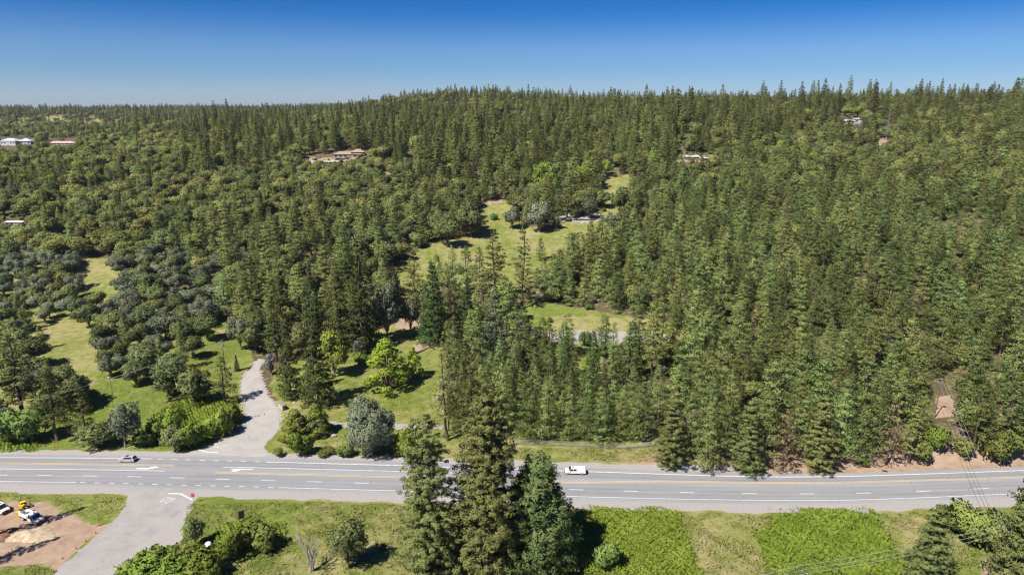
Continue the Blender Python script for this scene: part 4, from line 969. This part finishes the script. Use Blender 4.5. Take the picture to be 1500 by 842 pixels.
M_WOOD = simple('weathered_wood', (.16, .125, .095), .85, noise=.3, scale=6); M_TAN = simple('tan_board', (.42, .32, .22), .8, noise=.15); M_LWHITE = simple('white_board', (.62, .61, .58), .6, noise=.1)
M_ROCK = simple('rock', (.25, .235, .22), .9, noise=.35, scale=2.5); M_BLUEG = simple('blue_grey', (.17, .20, .25), .7)
def wheel(par, x, y, r=.36, w=.24):
    bm = bmesh.new(); bmesh.ops.create_cone(bm, cap_ends=True, segments=20, radius1=r, radius2=r, depth=w)
    bmesh.ops.bevel(bm, geom=[e for e in bm.edges if e.calc_face_angle(0) > 1], offset=.04, segments=2, affect='EDGES')
    bmesh.ops.rotate(bm, cent=(0, 0, 0), matrix=Matrix.Rotation(math.pi/2, 3, 'X'), verts=bm.verts); bmesh.ops.translate(bm, vec=(x, y, r), verts=bm.verts)
    t = bm_obj('wheel', bm, M_TYRE, par)
    s = 1 if y > 0 else -1
    bm = bmesh.new(); bmesh.ops.create_cone(bm, cap_ends=True, segments=16, radius1=r*.64, radius2=r*.6, depth=.03)
    bmesh.ops.rotate(bm, cent=(0, 0, 0), matrix=Matrix.Rotation(math.pi/2, 3, 'X'), verts=bm.verts); bmesh.ops.translate(bm, vec=(x, y+s*(w/2+.012), r), verts=bm.verts)
    bm_obj('rim', bm, M_RIM, t)
def vehicle_at(name, px, py, rz, label, cat, z=.015):
    p = ground_at(px, py); e = empty(name, (p[0], p[1], float(p[2])+z), rz); tag(e, label, cat); return e
def suv(px, py, rz, label):
    v = vehicle_at('car', px, py, rz, label, 'car')
    prism('body', [(-2.28, .35), (-2.32, .75), (-2.25, 1.02), (-1.0, 1.06), (.95, 1.04), (1.75, .96), (2.22, .82), (2.3, .5), (2.2, .28), (-2.2, .28)], -.91, .91, M_SILVER, v, .05)
    prism('cabin', [(-2.2, 1.03), (-1.85, 1.58), (-1.3, 1.66), (.1, 1.66), (.45, 1.6), (1.15, 1.04)], -.86, .86, M_SILVER, v, .03, .12, 1.2)
    for s in (-1, 1):
        bm = bmesh.new(); y1, y2 = s*.872, s*.775
        q = [bm.verts.new(c) for c in ((-1.75, y1, 1.1), (.85, y1, 1.1), (.25, y2, 1.54), (-1.55, y2, 1.54))]; bm.faces.new(q if s < 0 else q[::-1])
        bmesh.ops.solidify(bm, geom=bm.faces[:], thickness=.02); bm_obj('side_window', bm, M_GLASS, v)
        box('headlight', (2.18, s*.68, .78), (.16, .34, .14), M_LENS, v, .02); box('tail_light', (-2.29, s*.76, .92), (.08, .2, .34), M_RED, v, .02)
        box('mirror', (.75, s*1.0, 1.1), (.14, .2, .12), M_SILVER, v, .03); box('roof_rail', (-.6, s*.66, 1.69), (1.5, .04, .04), M_BLACKP, v)
        for x in (-1.4, 1.42): wheel(v, x, s*.82)
    box('windscreen', (.83, 0, 1.335), (.03, 1.42, .78), M_GLASS, v, 0, Matrix.Rotation(R(-52), 3, 'Y')); box('rear_window', (-2.06, 0, 1.31), (.03, 1.4, .56), M_GLASS, v, 0, Matrix.Rotation(R(33), 3, 'Y'))
    box('sunroof', (-.1, 0, 1.668), (.7, .9, .02), M_GLASS, v); box('bumper', (2.28, 0, .45), (.12, 1.6, .2), M_BLACKP, v, .03); box('rear_bumper', (-2.31, 0, .48), (.1, 1.6, .2), M_BLACKP, v, .03)
M_STRIPE = simple('lime_marking', (.55, .58, .36), .4)
def cab_parts(v, x0, roof, W, mat, hood, dbl=True):
    """a truck cab: bonnet in front of x0 + cab, windows and lights"""
    prism('cab', [(x0-1.9, .95), (x0-1.9, roof-.05), (x0-1.7, roof), (x0-.35, roof), (x0+.4, 1.15+.1), (x0+.4, .95)], -W+.03, W-.03, mat, v, .04, .12, 1.5)
    prism('bonnet', [(x0-1.9, .45), (x0-1.9, 1.12), (x0+.35, 1.18), (x0+1.25, 1.1), (x0+1.42, .98), (x0+1.45, .5), (x0+1.3, .42)], -W, W, mat, v, .05)
    for s in (-1, 1):
        for a, b2 in ((x0-1.75, x0-.95), (x0-.85, x0+.12)):
            bm = bmesh.new(); y1, y2 = s*(W-.015), s*(W-.125)
            q = [bm.verts.new(c) for c in ((a, y1, 1.25), (b2, y1, 1.25), (b2-.3*(b2 > x0-.5), y2, roof-.12), (a+.02, y2, roof-.12))]; bm.faces.new(q if s < 0 else q[::-1])
            bmesh.ops.solidify(bm, geom=bm.faces[:], thickness=.02); bm_obj('side_window', bm, M_GLASS, v)
        box('headlight', (x0+1.4, s*(W-.2), .9), (.12, .3, .2), M_LENS, v, .02); box('mirror', (x0+.1, s*(W+.14), 1.35), (.12, .22, .26), M_BLACKP, v, .02)
    box('windscreen', (x0+.06, 0, (roof+1.22)/2), (.03, W*1.65, math.hypot(.75, roof-1.25)*.86), M_GLASS, v, 0, Matrix.Rotation(-math.atan2(.75, roof-1.25), 3, 'Y'))
    box('grille', (x0+1.455, 0, .82), (.03, W*1.1, .3), M_BLACKP, v); box('bumper', (x0+1.5, 0, .5), (.16, W*1.9, .24), M_BLACKP, v, .03)
def pickup(px, py, rz, label):
    v = vehicle_at('pickup_truck', px, py, rz, label, 'pickup truck')
    cab_parts(v, 1.35, 1.88, .98, M_CARW, 1)
    prism('bed', [(-2.95, .5), (-2.95, 1.2), (-.5, 1.2), (-.5, .5)], -.98, .98, M_CARW, v, .04)
    prism('canopy', [(-2.9, 1.22), (-2.85, 1.8), (-2.7, 1.88), (-.75, 1.88), (-.62, 1.8), (-.6, 1.22)], -.94, .94, M_CARW, v, .05, .05, 1.5)
    box('light_bar', (.55, 0, 1.93), (.25, 1.1, .1), M_BLACKP, v, .02); box('rear_bumper', (-3.03, 0, .55), (.15, 1.8, .2), M_BLACKP, v, .03)
    for s in (-1, 1):
        box('tail_light', (-2.97, s*.84, .98), (.06, .16, .36), M_RED, v, .01)
        for x in (-.3, .35, 1.0): box('door_marking', (x, s*.992, .62), (.3, .012, .24), M_STRIPE, v)
        for x in (-1.95, 1.95): wheel(v, x, s*.86, .39, .27)
    box('chassis', (0, 0, .42), (5.2, 1.5, .2), M_BLACKP, v)
def work_truck(px, py, rz, label):
    v = vehicle_at('work_truck', px, py, rz, label, 'truck')
    cab_parts(v, 1.6, 2.15, 1.05, M_CARW, 1)
    box('chassis', (-.6, 0, .62), (6.2, 1.0, .2), M_BLACKP, v)
    box('deck', (-2.0, 0, 1.0), (3.3, 2.2, .12), M_CARW, v, .02)
    for s in (-1, 1):
        b = box('locker', (-2.0, s*.9, 1.35), (3.25, .42, .66), M_CARW, v, .03)
        for x in (-3.0, -1.9, -.9): box('locker_door', (x, s*1.115, 1.35), (.9, .012, .5), M_LWHITE, b)
        box('red_stripe', (-2.0, s*1.118, 1.07), (3.2, .016, .08), M_RED, v)
        wheel(v, 2.05, s*.92, .45, .3); wheel(v, -2.2, s*.86, .45, .46); box('tail_light', (-3.66, s*.95, 1.0), (.05, .16, .2), M_RED, v)
        box('chevron_panel', (3.13, s*.55, .62), (.03, .5, .42), M_ORANGE, v)
    tube('boom', (-2.9, .1, 2.0), (.9, .1, 2.5), .17, .13, M_CARW, v, 10); tube('boom_post', (-2.9, .1, 1.05), (-2.9, .1, 2.1), .22, .2, M_CARW, v, 10)
    bk = box('bucket', (-3.3, -.55, 1.95), (.75, .75, 1.0), M_LWHITE, v, .05); box('bucket_rim', (-3.3, -.55, 2.46), (.82, .82, .06), M_BLACKP, bk)
def ang(p0, p1):
    a, b = ground_at(*p0), ground_at(*p1); return math.atan2(b[1]-a[1], b[0]-a[0])
suv(187.5, 675.3, ang((220, 675.5), (150, 674.7)), 'silver car driving left on the highway near the left edge')
pickup(842, 693.3, ang((900, 694.6), (800, 692.1)), 'white pickup truck with a canopy driving on the highway beside the dome-shaped tree')
work_truck(49, 763.5, ang((39, 760), (56, 766)), 'white bucket truck with chevron bumper parked in the dirt yard')
work_truck(-1, 748.5, ang((-10, 745.5), (7, 752)), 'white work truck cut off by the left edge in the dirt yard')
v = vehicle_at('wood_chipper', 32, 755, ang((28, 760), (40, 752))+.2, 'yellow wood chipper behind the bucket truck', 'machine')
prism('hopper', [(-1.1, .6), (-1.3, 1.7), (-.5, 1.6), (-.2, .7)], -.6, .6, M_YEL, v, .03); box('engine_housing', (.3, 0, 1.05), (1.2, 1.0, .8), M_YEL, v, .06)
prism('discharge_chute', [(.1, 1.45), (.3, 2.3), (1.3, 2.5), (1.3, 2.28), (.5, 2.1), (.4, 1.45)], -.2, .2, M_YEL, v, .02); tube('tow_bar', (.9, 0, .5), (2.0, 0, .45), .06, .05, M_BLACKP, v)
for s in (-1, 1): wheel(v, 0, s*.62, .36, .2)
v = vehicle_at('loader', 35, 745, ang((28, 748), (42, 744)), 'yellow compact loader behind the wood chipper', 'machine')
box('body', (0, 0, .85), (1.7, 1.0, .8), M_YEL, v, .08); b = box('operator_cage', (.1, 0, 1.55), (.9, .85, .62), M_BLACKP, v, .04); box('roof', (.1, 0, 1.9), (1.1, 1.0, .1), M_YEL, v, .03)
for s in (-1, 1):
    box('lift_arm', (.3, s*.6, 1.1), (2.2, .14, .2), M_YEL, v, .02, Matrix.Rotation(R(12), 3, 'Y'))
    for x in (-.5, .5): wheel(v, x, s*.62, .36, .24)
prism('bucket', [(1.25, .1), (1.3, .7), (1.5, .75), (1.95, .12)], -.8, .8, M_STEEL, v, .02)

# ------------------------------------------------------------------ small things on and beside the road
CN = [(140, 781, 'second-highest'), (125, 793, 'middle'), (111, 804, 'second-lowest'), (91, 818, 'lowest'), (145, 771, 'uppermost')]
for px, py, w in CN:
    p = ground_at(px, py); c = empty('traffic_cone', (p[0], p[1], float(p[2])), 0); tag(c, w+' orange cone of the row edging the dirt yard', 'cone', 'cones edging the dirt yard')
    box('base', (0, 0, .025), (.42, .42, .05), M_ORANGE, c, .01); tube('cone_body', (0, 0, .05), (0, 0, .8), .17, .035, M_ORANGE, c, 12); tube('reflective_band', (0, 0, .46), (0, 0, .62), .098, .068, M_LWHITE, c, 12)
p = ground_at(18, 808); c = empty('traffic_cone', tuple(p), 0); tag(c, 'lone orange cone in the dirt yard below the tan heap', 'cone', 'cones edging the dirt yard')
box('base', (0, 0, .025), (.42, .42, .05), M_ORANGE, c, .01); tube('cone_body', (0, 0, .05), (0, 0, .8), .17, .035, M_ORANGE, c, 12); tube('reflective_band', (0, 0, .46), (0, 0, .62), .098, .068, M_LWHITE, c, 12)
def text_mesh(body, size, mat):
    cu = bpy.data.curves.new('lettering', 'FONT'); cu.body = body; cu.size = size; cu.align_x = 'CENTER'; cu.align_y = 'CENTER'; cu.extrude = .004
    o = link('lettering', cu); me = bpy.data.meshes.new_from_object(o.evaluated_get(bpy.context.evaluated_depsgraph_get())); bpy.data.objects.remove(o); me.materials.clear(); me.materials.append(mat); return me
p = ground_at(284, 737.5); sg = empty('stop_sign', tuple(p), ang((246, 733), (284, 730))); tag(sg, 'red stop sign on a post where the gravel side road meets the highway', 'sign')
tube('post', (0, 0, -.2), (0, 0, 2.7), .05, .05, M_STEEL, sg)
def octagon(name, r, y, mat, par, d=.02):
    bm = bmesh.new(); bmesh.ops.create_cone(bm, cap_ends=True, segments=8, radius1=r, radius2=r, depth=d)
    bmesh.ops.rotate(bm, cent=(0, 0, 0), matrix=Matrix.Rotation(R(22.5), 3, 'Z'), verts=bm.verts); bmesh.ops.rotate(bm, cent=(0, 0, 0), matrix=Matrix.Rotation(math.pi/2, 3, 'X'), verts=bm.verts)
    bmesh.ops.translate(bm, vec=(0, y, 2.35), verts=bm.verts); return bm_obj(name, bm, mat, par)
pl = octagon('border', .60, -.065, M_LWHITE, sg); octagon('plate', .55, -.082, simple('sign_red', (.42, .02, .02), .4), sg)
t = link('lettering', text_mesh('STOP', .40, M_LWHITE), sg); t.location = (0, -.096, 2.35); t.rotation_euler = (math.pi/2, 0, 0)
p = ground_at(354, 763); sg = empty('wooden_sign', tuple(p), R(52)); tag(sg, 'leaning weathered wooden sign standing in the grass below the highway', 'sign')
for x in (-.5, .5): tube('post', (x, 0, -.3), (x+.1, .1, 2.9), .09, .08, M_WOOD, sg)
for i in range(7): box('board', (.05, -.1, .85+i*.3), (1.45, .06, .27), M_WOOD, sg, .01)
p = ground_at(306, 804); sg = empty('white_ball', tuple(p)); tag(sg, 'white ball-shaped cap standing among bushes near the side road', 'ball')
bm = bmesh.new(); bmesh.ops.create_uvsphere(bm, u_segments=20, v_segments=12, radius=.82); bmesh.ops.scale(bm, vec=(1, 1, .86), verts=bm.verts); bmesh.ops.translate(bm, vec=(0, 0, 1.05), verts=bm.verts); bm_obj('dome', bm, M_LWHITE, sg, True)
tube('stand', (0, 0, -.2), (0, 0, .5), .45, .4, M_STEEL, sg, 14)
p = ground_at(413, 598); sg = empty('roofed_noticeboard', tuple(p), ang((403, 594), (416, 607))); tag(sg, 'tan board shed with a white roof beside the driveway', 'shed')
box('front_wall', (0, -.45, .75), (3.8, .12, 1.5), M_TAN, sg); box('back_wall', (0, .45, .75), (3.8, .12, 1.5), M_TAN, sg); box('side_wall', (1.84, 0, .75), (.12, .77, 1.5), M_WOOD, sg); box('side_wall', (-1.84, 0, .75), (.12, .77, 1.5), M_WOOD, sg)
box('roof', (0, .05, 1.62), (4.0, 1.15, .08), M_STEEL, sg, .02, Matrix.Rotation(R(10), 3, 'X'))
p = ground_at(432, 604); sg = empty('post_lamp', tuple(p)); tag(sg, 'slim white post lamp on the lawn beside the big dark fir', 'lamp'); tube('post', (0, 0, -.2), (0, 0, 3.2), .06, .05, M_LWHITE, sg)
bm = bmesh.new(); bmesh.ops.create_uvsphere(bm, u_segments=12, v_segments=8, radius=.28); bmesh.ops.translate(bm, vec=(0, 0, 3.4), verts=bm.verts); bm_obj('globe', bm, M_LWHITE, sg, True)
def rock(px, py, s, label, seed, mat=M_ROCK, flat=.6):
    r = np.random.default_rng(seed); p = ground_at(px, py); bm = bmesh.new(); bmesh.ops.create_icosphere(bm, subdivisions=2, radius=s)
    for v in bm.verts:
        n_ = 1+.22*math.sin(v.co.x*3/s+seed)*math.cos(v.co.y*4/s+seed*2)+.12*r.normal(); v.co = Vector((v.co.x*n_, v.co.y*n_*.8, v.co.z*n_*flat))
    o = bm_obj('boulder', bm, mat); o.location = (p[0], p[1], p[2]+s*flat*.35); tag(o, label, 'boulder')
for i, (px, py, s, lab) in enumerate([(361, 611, .45, 'leftmost small rock of the line across the driveway'), (366, 612, .55, 'second rock from the left of the line across the driveway'), (372, 611, .5, 'middle rock of the line across the driveway'), (378, 610, .6, 'fourth rock from the left across the driveway'), (386, 608, .5, 'rightmost rock of the line across the driveway'),
        (424, 610, .8, 'pale boulder beside the shed on the driveway corner'), (430, 607, .6, 'dark boulder right of the pale boulder by the shed'), (489, 639, .9, 'flat pale rock on the verge right of the thuja clumps'), (391, 578, .7, 'rock pile stone at the right side of the driveway'), (384, 546, .8, 'dark stone at the narrow top of the driveway'), (416, 641, .7, 'blue-grey stone below the thuja clumps')]):
    rock(px, py, s, lab, i+1, M_BLUEG if i == 10 else M_ROCK)
p = ground_at(1005, 683); o = bm = bmesh.new(); bmesh.ops.create_grid(bm, x_segments=14, y_segments=8, size=1)
for vv in bm.verts:
    gx0, gy0 = vv.co.x*2.6, vv.co.y*1.5; vv.co = Vector((gx0+.2*math.sin(gy0*3), gy0+.2*math.sin(gx0*2), .15+.35*max(0, 1-(gx0/2.7)**2)*max(0, 1-(gy0/1.6)**2)+.07*math.sin(gx0*5+gy0*4)))
o = bm_obj('tarp', bm, simple('grey_tarp', (.27, .29, .32), .6), None, True); o.location = tuple(p); o.modifiers.new('thickness', 'SOLIDIFY').thickness = .02; tag(o, 'crumpled blue-grey tarp on the orange bank below the pines', 'tarp')
p = ground_at(1296, 690.5); bm = bmesh.new(); bmesh.ops.create_icosphere(bm, subdivisions=2, radius=.5)
for vv in bm.verts: vv.co = Vector((vv.co.x*1.6, vv.co.y*.7, vv.co.z*.35+.12+.06*math.sin(vv.co.x*9)))
o = bm_obj('rubber_scrap', bm, M_TYRE); o.location = (p[0], p[1], p[2]+.02); o.rotation_euler = (0, 0, -.4); tag(o, 'small black scrap of debris on the highway shoulder at the right', 'debris')
p = ground_at(620, 514); t = tag(empty('fallen_log', tuple(p), ang((606, 518), (638, 504))), 'pale fallen log on the lawn left of the pyramid-shaped cedar', 'log'); tube('bark', (-4.5, 0, .35), (4.5, 0, .3), .38, .28, M_DEAD, t, 10); tube('branch_stub', (1.0, 0, .45), (1.5, .6, 1.0), .12, .07, M_DEAD, t, 6)
# heaps in the dirt yard
def heap(px, py, rx, ry, h, col, label, seed):
    p = ground_at(px, py); bm = bmesh.new(); bmesh.ops.create_grid(bm, x_segments=34, y_segments=24, size=1)
    for v in bm.verts:
        x, y = v.co.x*rx, v.co.y*ry; d = math.hypot(v.co.x, v.co.y)+.15*math.sin(3*math.atan2(y, x)+seed)
        v.co = Vector((x, y, h*max(0, 1-d)**.8*(1+.35*float(wob(x, y, 1.1, seed)))+.10*float(wob(x, y, 3.0, seed))*max(0, 1-d)-.06*(d > .9)))
    o = bm_obj('earth_heap', bm, simple('heap_'+str(seed), col, .95, noise=.3, scale=1.2), None, True); o.location = tuple(p); tag(o, label, 'heap')
heap(45, 783, 7.5, 3.2, 1.0, (.33, .26, .17), 'low tan heap of chippings below the bucket truck', 1)
heap(8, 783, 3.5, 3.0, 1.3, (.15, .075, .045), 'dark red earth heap at the left edge of the yard', 2)
heap(850, 320, 9, 4, 1.6, (.24, .21, .20), 'grey gravel heap on the meadow', 3)
heap(795, 486, 5, 2, .5, (.16, .14, .12), 'dark mulch heap beside the gravel turnaround', 4)

# dead trees
def dead_tree(px, base, H, label, seed, mat=M_DEAD, spread=.5, depth=4, stems=4, name='dead_tree'):
    r = random.Random(seed); p = ground_at(px, base); e = empty(name, tuple(p)); tag(e, label, 'dead tree')
    def grow(bm, a, d, L, ra, k):
        b = a+d*L; tube_bm(bm, a, b, ra, ra*.62, 5)
        if k:
            for _ in range(r.choice((2, 3))):
                nd = (d+Vector((r.uniform(-1, 1), r.uniform(-1, 1), r.uniform(-.25, .6)))*spread*1.3).normalized(); grow(bm, b, nd, L*r.uniform(.5, .75), ra*.6, k-1)
    for s in range(stems):
        bm = bmesh.new(); d = Vector((r.uniform(-.5, .5), r.uniform(-.5, .5), 1.6)).normalized(); grow(bm, Vector((r.uniform(-.3, .3), r.uniform(-.3, .3), -.2)), d, H*.42*r.uniform(.7, 1.1), H*.028, depth-1); bm_obj('bare_stem', bm, mat, e)
dead_tree(458, 838, 9, 'bare grey dead tree in the grass before the highway', 3, stems=5)
dead_tree(30, 395, 9, 'pale bare snag among the grey oaks at the left edge', 5, simple('bleached_wood', (.45, .42, .38), .9), stems=2)
def snag(px, base, H, label, seed):
    r = random.Random(seed); p = ground_at(px, base); e = empty('dead_conifer', tuple(p)); tag(e, label, 'dead tree'); tube('trunk', (0, 0, -.3), (0, 0, H), H*.014, .04, M_DEAD, e, 7)
    bm = bmesh.new()
    for i in range(130):
        z = H*(.12+.86*i/130); L = (1-z/H)*H*.2*r.uniform(.5, 1.1)+.4; a = r.uniform(0, 6.28); q = Vector((math.cos(a)*L, math.sin(a)*L, z-.1*L)); tube_bm(bm, (0, 0, z), q, .1, .03, 4)
        for _ in range(3):
            t = r.uniform(.4, .95); b = Vector((0, 0, z)).lerp(q, t); tube_bm(bm, b, b+Vector((r.uniform(-1, 1), r.uniform(-1, 1), r.uniform(-.6, .1)))*.9, .06, .02, 3)
    o = bm_obj('bare_branches', bm, simple('grey_twigs', (.21, .185, .185), .9), e)
snag(1298, 206, 30, 'grey dead conifer on the ridge slope at the right', 8)

# ------------------------------------------------------------------ poles, wires, fence
def pole(top_px, top_py, ztop, base, label, turn=0.0, r=.16, tr=False):
    """pole whose top stands at ztop; its crossarm is turned across the line"""
    q = plane_at(top_px, top_py, ztop); gz = float(hz(q[0:1], q[1:2])[0])
    e = empty('utility_pole', (q[0], q[1], gz), turn); tag(e, label, 'pole', 'wooden utility poles'); h = ztop-gz
    tube('pole_shaft', (0, 0, -.5), (0, 0, h), r*1.2, r*.8, M_POLE, e, 10); ends = []
    box('crossarm', (0, -.16, h-.5), (2.6, .12, .14), M_POLE, e)
    for x in (-1.2, .1, 1.2):
        tube('insulator', (x, -.16, h-.43), (x, -.16, h-.2), .07, .05, M_LWHITE, e, 8)
        ends.append(Vector((q[0], q[1], 0))+Matrix.Rotation(turn, 3, 'Z') @ Vector((x, -.16, ztop-.2)))
    if tr: tube('transformer', (.35, -.3, h-1.9), (.35, -.3, h-.9), .3, .3, M_STEEL, e, 14)
    return ends
def solve_z(px, top, base):
    p = ground_at(px, base); a = math.atan((top-421)/FPX)+PITCH; return CAM_Z-p[1]*math.tan(a)
P3 = pole(1379, 553, solve_z(1371, 553, 612), None, 'wooden utility pole with crossarm on the bare patch above the right-hand bank', tr=True)
P2 = pole(1474, 772, 10.5, None, 'utility pole hidden behind the corner pine at the right', turn=R(-60))
P1 = pole(1176, 832, 10.5, None, 'utility pole top with crossarm at the bottom edge', turn=R(-60))
PL = pole(325, 500, solve_z(330, 500, 548), None, 'utility pole with transformer at the top of the driveway', tr=True)
p = ground_at(167, 584); e = empty('lamp_pole', tuple(p)); tag(e, 'slim pole with a small lamp head on the left grassy bank', 'pole'); tube('shaft', (0, 0, -.3), (-.4, 0, 7.6), .09, .06, M_POLE, e); box('lamp_head', (-.75, 0, 7.65), (.8, .22, .14), M_LWHITE, e, .03)
def wire(a, b, sag, label):
    pts = [a.lerp(b, t)-Vector((0, 0, sag*4*t*(1-t))) for t in [i/24 for i in range(25)]]
    o = path_tube('wire', pts, .035, M_WIRE, None, 5); tag(o, label, 'wire', 'power lines on the poles')
POS = ('left', 'middle', 'right')
west = [Vector(plane_at(700, 930, 10.3))+Vector((.3*i, -i*1.0, 0)) for i in range(3)]
for i in range(3):
    wire(P1[i], P2[i], .7, POS[i]+' power line of three between the bottom-edge pole and the corner pine')
    wire(P2[i], P3[i], .8, POS[i]+' power line of three crossing the highway at the right')
    wire(west[i], P1[i], .8, POS[i]+' power line of three leaving the bottom-edge pole leftwards')
wl_ = Vector(plane_at(-80, 622, 9.0))
for i in range(2): wire(wl_+Vector((0, i, 0)), PL[i], 1.2, ('lower', 'upper')[i]+' thin wire from the driveway pole towards the left edge')
def fence(px0, py0, px1, py1, label):
    a, b = ground_at(px0, py0), ground_at(px1, py1); e = empty('wire_fence', tuple(a)); tag(e, label, 'fence'); n = 15; P = []
    for i in range(n+1):
        q = a+(b-a)*i/n; z = float(hz(q[0:1], q[1:2])[0]); P.append(Vector((q[0]-a[0], q[1]-a[1], z-a[2]))); tube('fence_post', P[-1]-Vector((0, 0, .3)), P[-1]+Vector((0, 0, 1.8)), .05, .05, M_STEEL, e, 6)
    for h in (1.75, 1.2, .65, .12): path_tube('rail' if h > 1.7 else 'fence_wire', [p_+Vector((0, .0, h)) for p_ in P], .03 if h > 1.7 else .018, M_STEEL, e, 5)
    bm = bmesh.new()
    for p_, q_ in zip(P, P[1:]):
        for k in range(18):
            for s in (0, 1):
                t0, t1 = k/18, (k+1)/18; u0, u1 = (.1, 1.75) if s else (1.75, .1); tube_bm(bm, p_.lerp(q_, t0)+Vector((0, 0, u0)), p_.lerp(q_, t1)+Vector((0, 0, u1)), .012, .012, 3)
    o = bm_obj('chain_mesh', bm, M_STEEL, e); o['kind'] = 'stuff'
fence(752, 651, 962, 655, 'wire mesh fence on steel posts above the grassy strip')

# ------------------------------------------------------------------ houses
def house(px, py, L, W, h, rise, wall, roofc, rz, label, nwin=4, hip=True, parts=True, name='house', over=.6):
    p = ground_at(px, py); e = empty(name, (p[0], p[1], p[2]-.2), rz); tag(e, label, 'house'); mw = simple('wall_paint', wall, .8, noise=.08); mr_ = simple('roofing', roofc, .85, noise=.2, scale=2)
    box('wall', (0, 0, h/2), (L, W, h), mw, e)
    bm = bmesh.new(); a, b = L/2+over, W/2+over; rr = max(.2, a-b) if hip else a
    q = [bm.verts.new(c) for c in ((-a, -b, h-.05), (a, -b, h-.05), (a, b, h-.05), (-a, b, h-.05), (-rr, 0, h+rise), (rr, 0, h+rise))]
    for f in ((0, 1, 5, 4), (1, 2, 5), (2, 3, 4, 5), (3, 0, 4), (3, 2, 1, 0)): bm.faces.new([q[i] for i in f])
    rf = bm_obj('roof', bm, mr_, e); box('chimney', (L*.18, .4, h+rise), (.8, .8, 1.6), simple('chimney_brick', (.22, .12, .09), .9), rf)
    for i in range(nwin):
        x = -L/2+(i+.5)*L/nwin
        if i == nwin//2: d = box('door', (x, -W/2-.03, 1.05), (1.0, .08, 2.1), M_WOOD, e); box('handle', (x+.35, -W/2-.09, 1.05), (.06, .05, .12), M_STEEL, d); continue
        w_ = box('window', (x, -W/2-.02, h*.56), (min(2.2, L/nwin*.6), .06, 1.25), M_GLASS, e); box('sill', (x, -W/2-.08, h*.56-.68), (min(2.4, L/nwin*.66), .16, .08), M_LWHITE, w_)
    return e
house(511, 231, 26, 11, 3.6, 2.4, (.30, .25, .21), (.26, .185, .14), R(4), 'long house with a brown hip roof on the hill above the oaks', 6)
house(525, 229, 12, 9, 4.2, 2.6, (.28, .13, .09), (.26, .185, .14), R(4), 'taller brown-roofed wing at the right end of the hill house', 3)
house(545, 231, 7, 7, 2.8, 1.0, (.32, .32, .34), (.30, .31, .34), R(4), 'small grey outbuilding right of the hill house', 2)
house(18, 213, 21, 13, 6, 3, (.40, .40, .40), (.36, .38, .41), R(-6), 'large white house near the left edge below the far ridge', 5)
house(40, 212, 14, 12, 5, 3.4, (.38, .38, .39), (.36, .37, .40), R(10), 'second white house right of the large white house at the left', 3)
house(93, 213, 32, 10, 3.2, 2.0, (.34, .22, .19), (.42, .27, .24), R(0), 'long low house with a pink roof right of the white houses', 6)
house(25, 331, 10.5, 5, 2.9, .5, (.22, .20, .20), (.50, .49, .46), R(-2), 'mobile home with a white roof among oaks at the left edge', 4, hip=False, over=.3)
house(1013, 234, 11, 8, 2.8, 1.0, (.18, .14, .12), (.34, .34, .36), R(0), 'shed with a grey metal roof in the clearing on the right slope', 2, hip=False)
house(1036, 236, 8, 6, 2.6, .8, (.14, .11, .10), (.36, .30, .26), R(0), 'low brown shed right of the grey-roofed shed', 2, hip=False)
house(1240, 183, 13, 8, 3.6, 1.6, (.40, .40, .39), (.33, .33, .33), R(0), 'white house below the right ridge, left of two', 3)
house(1255, 182, 9, 8, 5.0, 1.2, (.42, .42, .41), (.30, .30, .30), R(0), 'taller white house below the right ridge, right of two', 2)
# parked beside the hill house
def far_car(px, py, rz, mat, label):
    v = vehicle_at('parked_car', px, py, rz, label, 'car', .2)
    prism('body', [(-2.2, .3), (-2.25, .95), (-1, 1.05), (1.2, 1.0), (2.2, .85), (2.25, .35)], -.9, .9, mat, v, .05); prism('cabin', [(-1.9, 1.0), (-1.5, 1.6), (.2, 1.6), (1.0, 1.0)], -.82, .82, M_GLASS, v, .03, .1, 1.2); box('roof', (-.65, 0, 1.62), (1.6, 1.4, .05), mat, v, .02)
    for s in (-1, 1):
        for x in (-1.35, 1.35): wheel(v, x, s*.8, .36, .22)
far_car(488, 232, .3, M_CARW, 'white car parked left of the hill house')
far_car(460, 235, -.4, M_SILVER, 'silver car parked at the left end of the hill house drive')
p = ground_at(480, 238); t = tag(empty('retaining_wall', tuple(p), R(3)), 'low pale retaining wall below the hill house', 'wall')
for i in range(10): box('wall_block', (-27+i*6.0, 0, .55), (5.94, .6, 1.7), M_LWHITE, t, .05)

# ------------------------------------------------------------------ the air
zs = [o.location.z for o in scene.objects]
air = box('haze', (0, 1250, 70), (11200, 9000, 240), bpy.data.materials.new('air'))
am = air.data.materials[0]; am.use_nodes = True; an, al = am.node_tree.nodes, am.node_tree.links; an.clear()
ao = an.new('ShaderNodeOutputMaterial'); av = an.new('ShaderNodeVolumePrincipled'); av.inputs['Color'].default_value = (.80, .88, 1.0, 1); av.inputs['Density'].default_value = .00004; av.inputs['Anisotropy'].default_value = .3
al.new(av.outputs[0], ao.inputs['Volume']); tag(air, kind='stuff'); air['label'] = 'thin bluish haze over the far ridge'; air['category'] = 'haze'
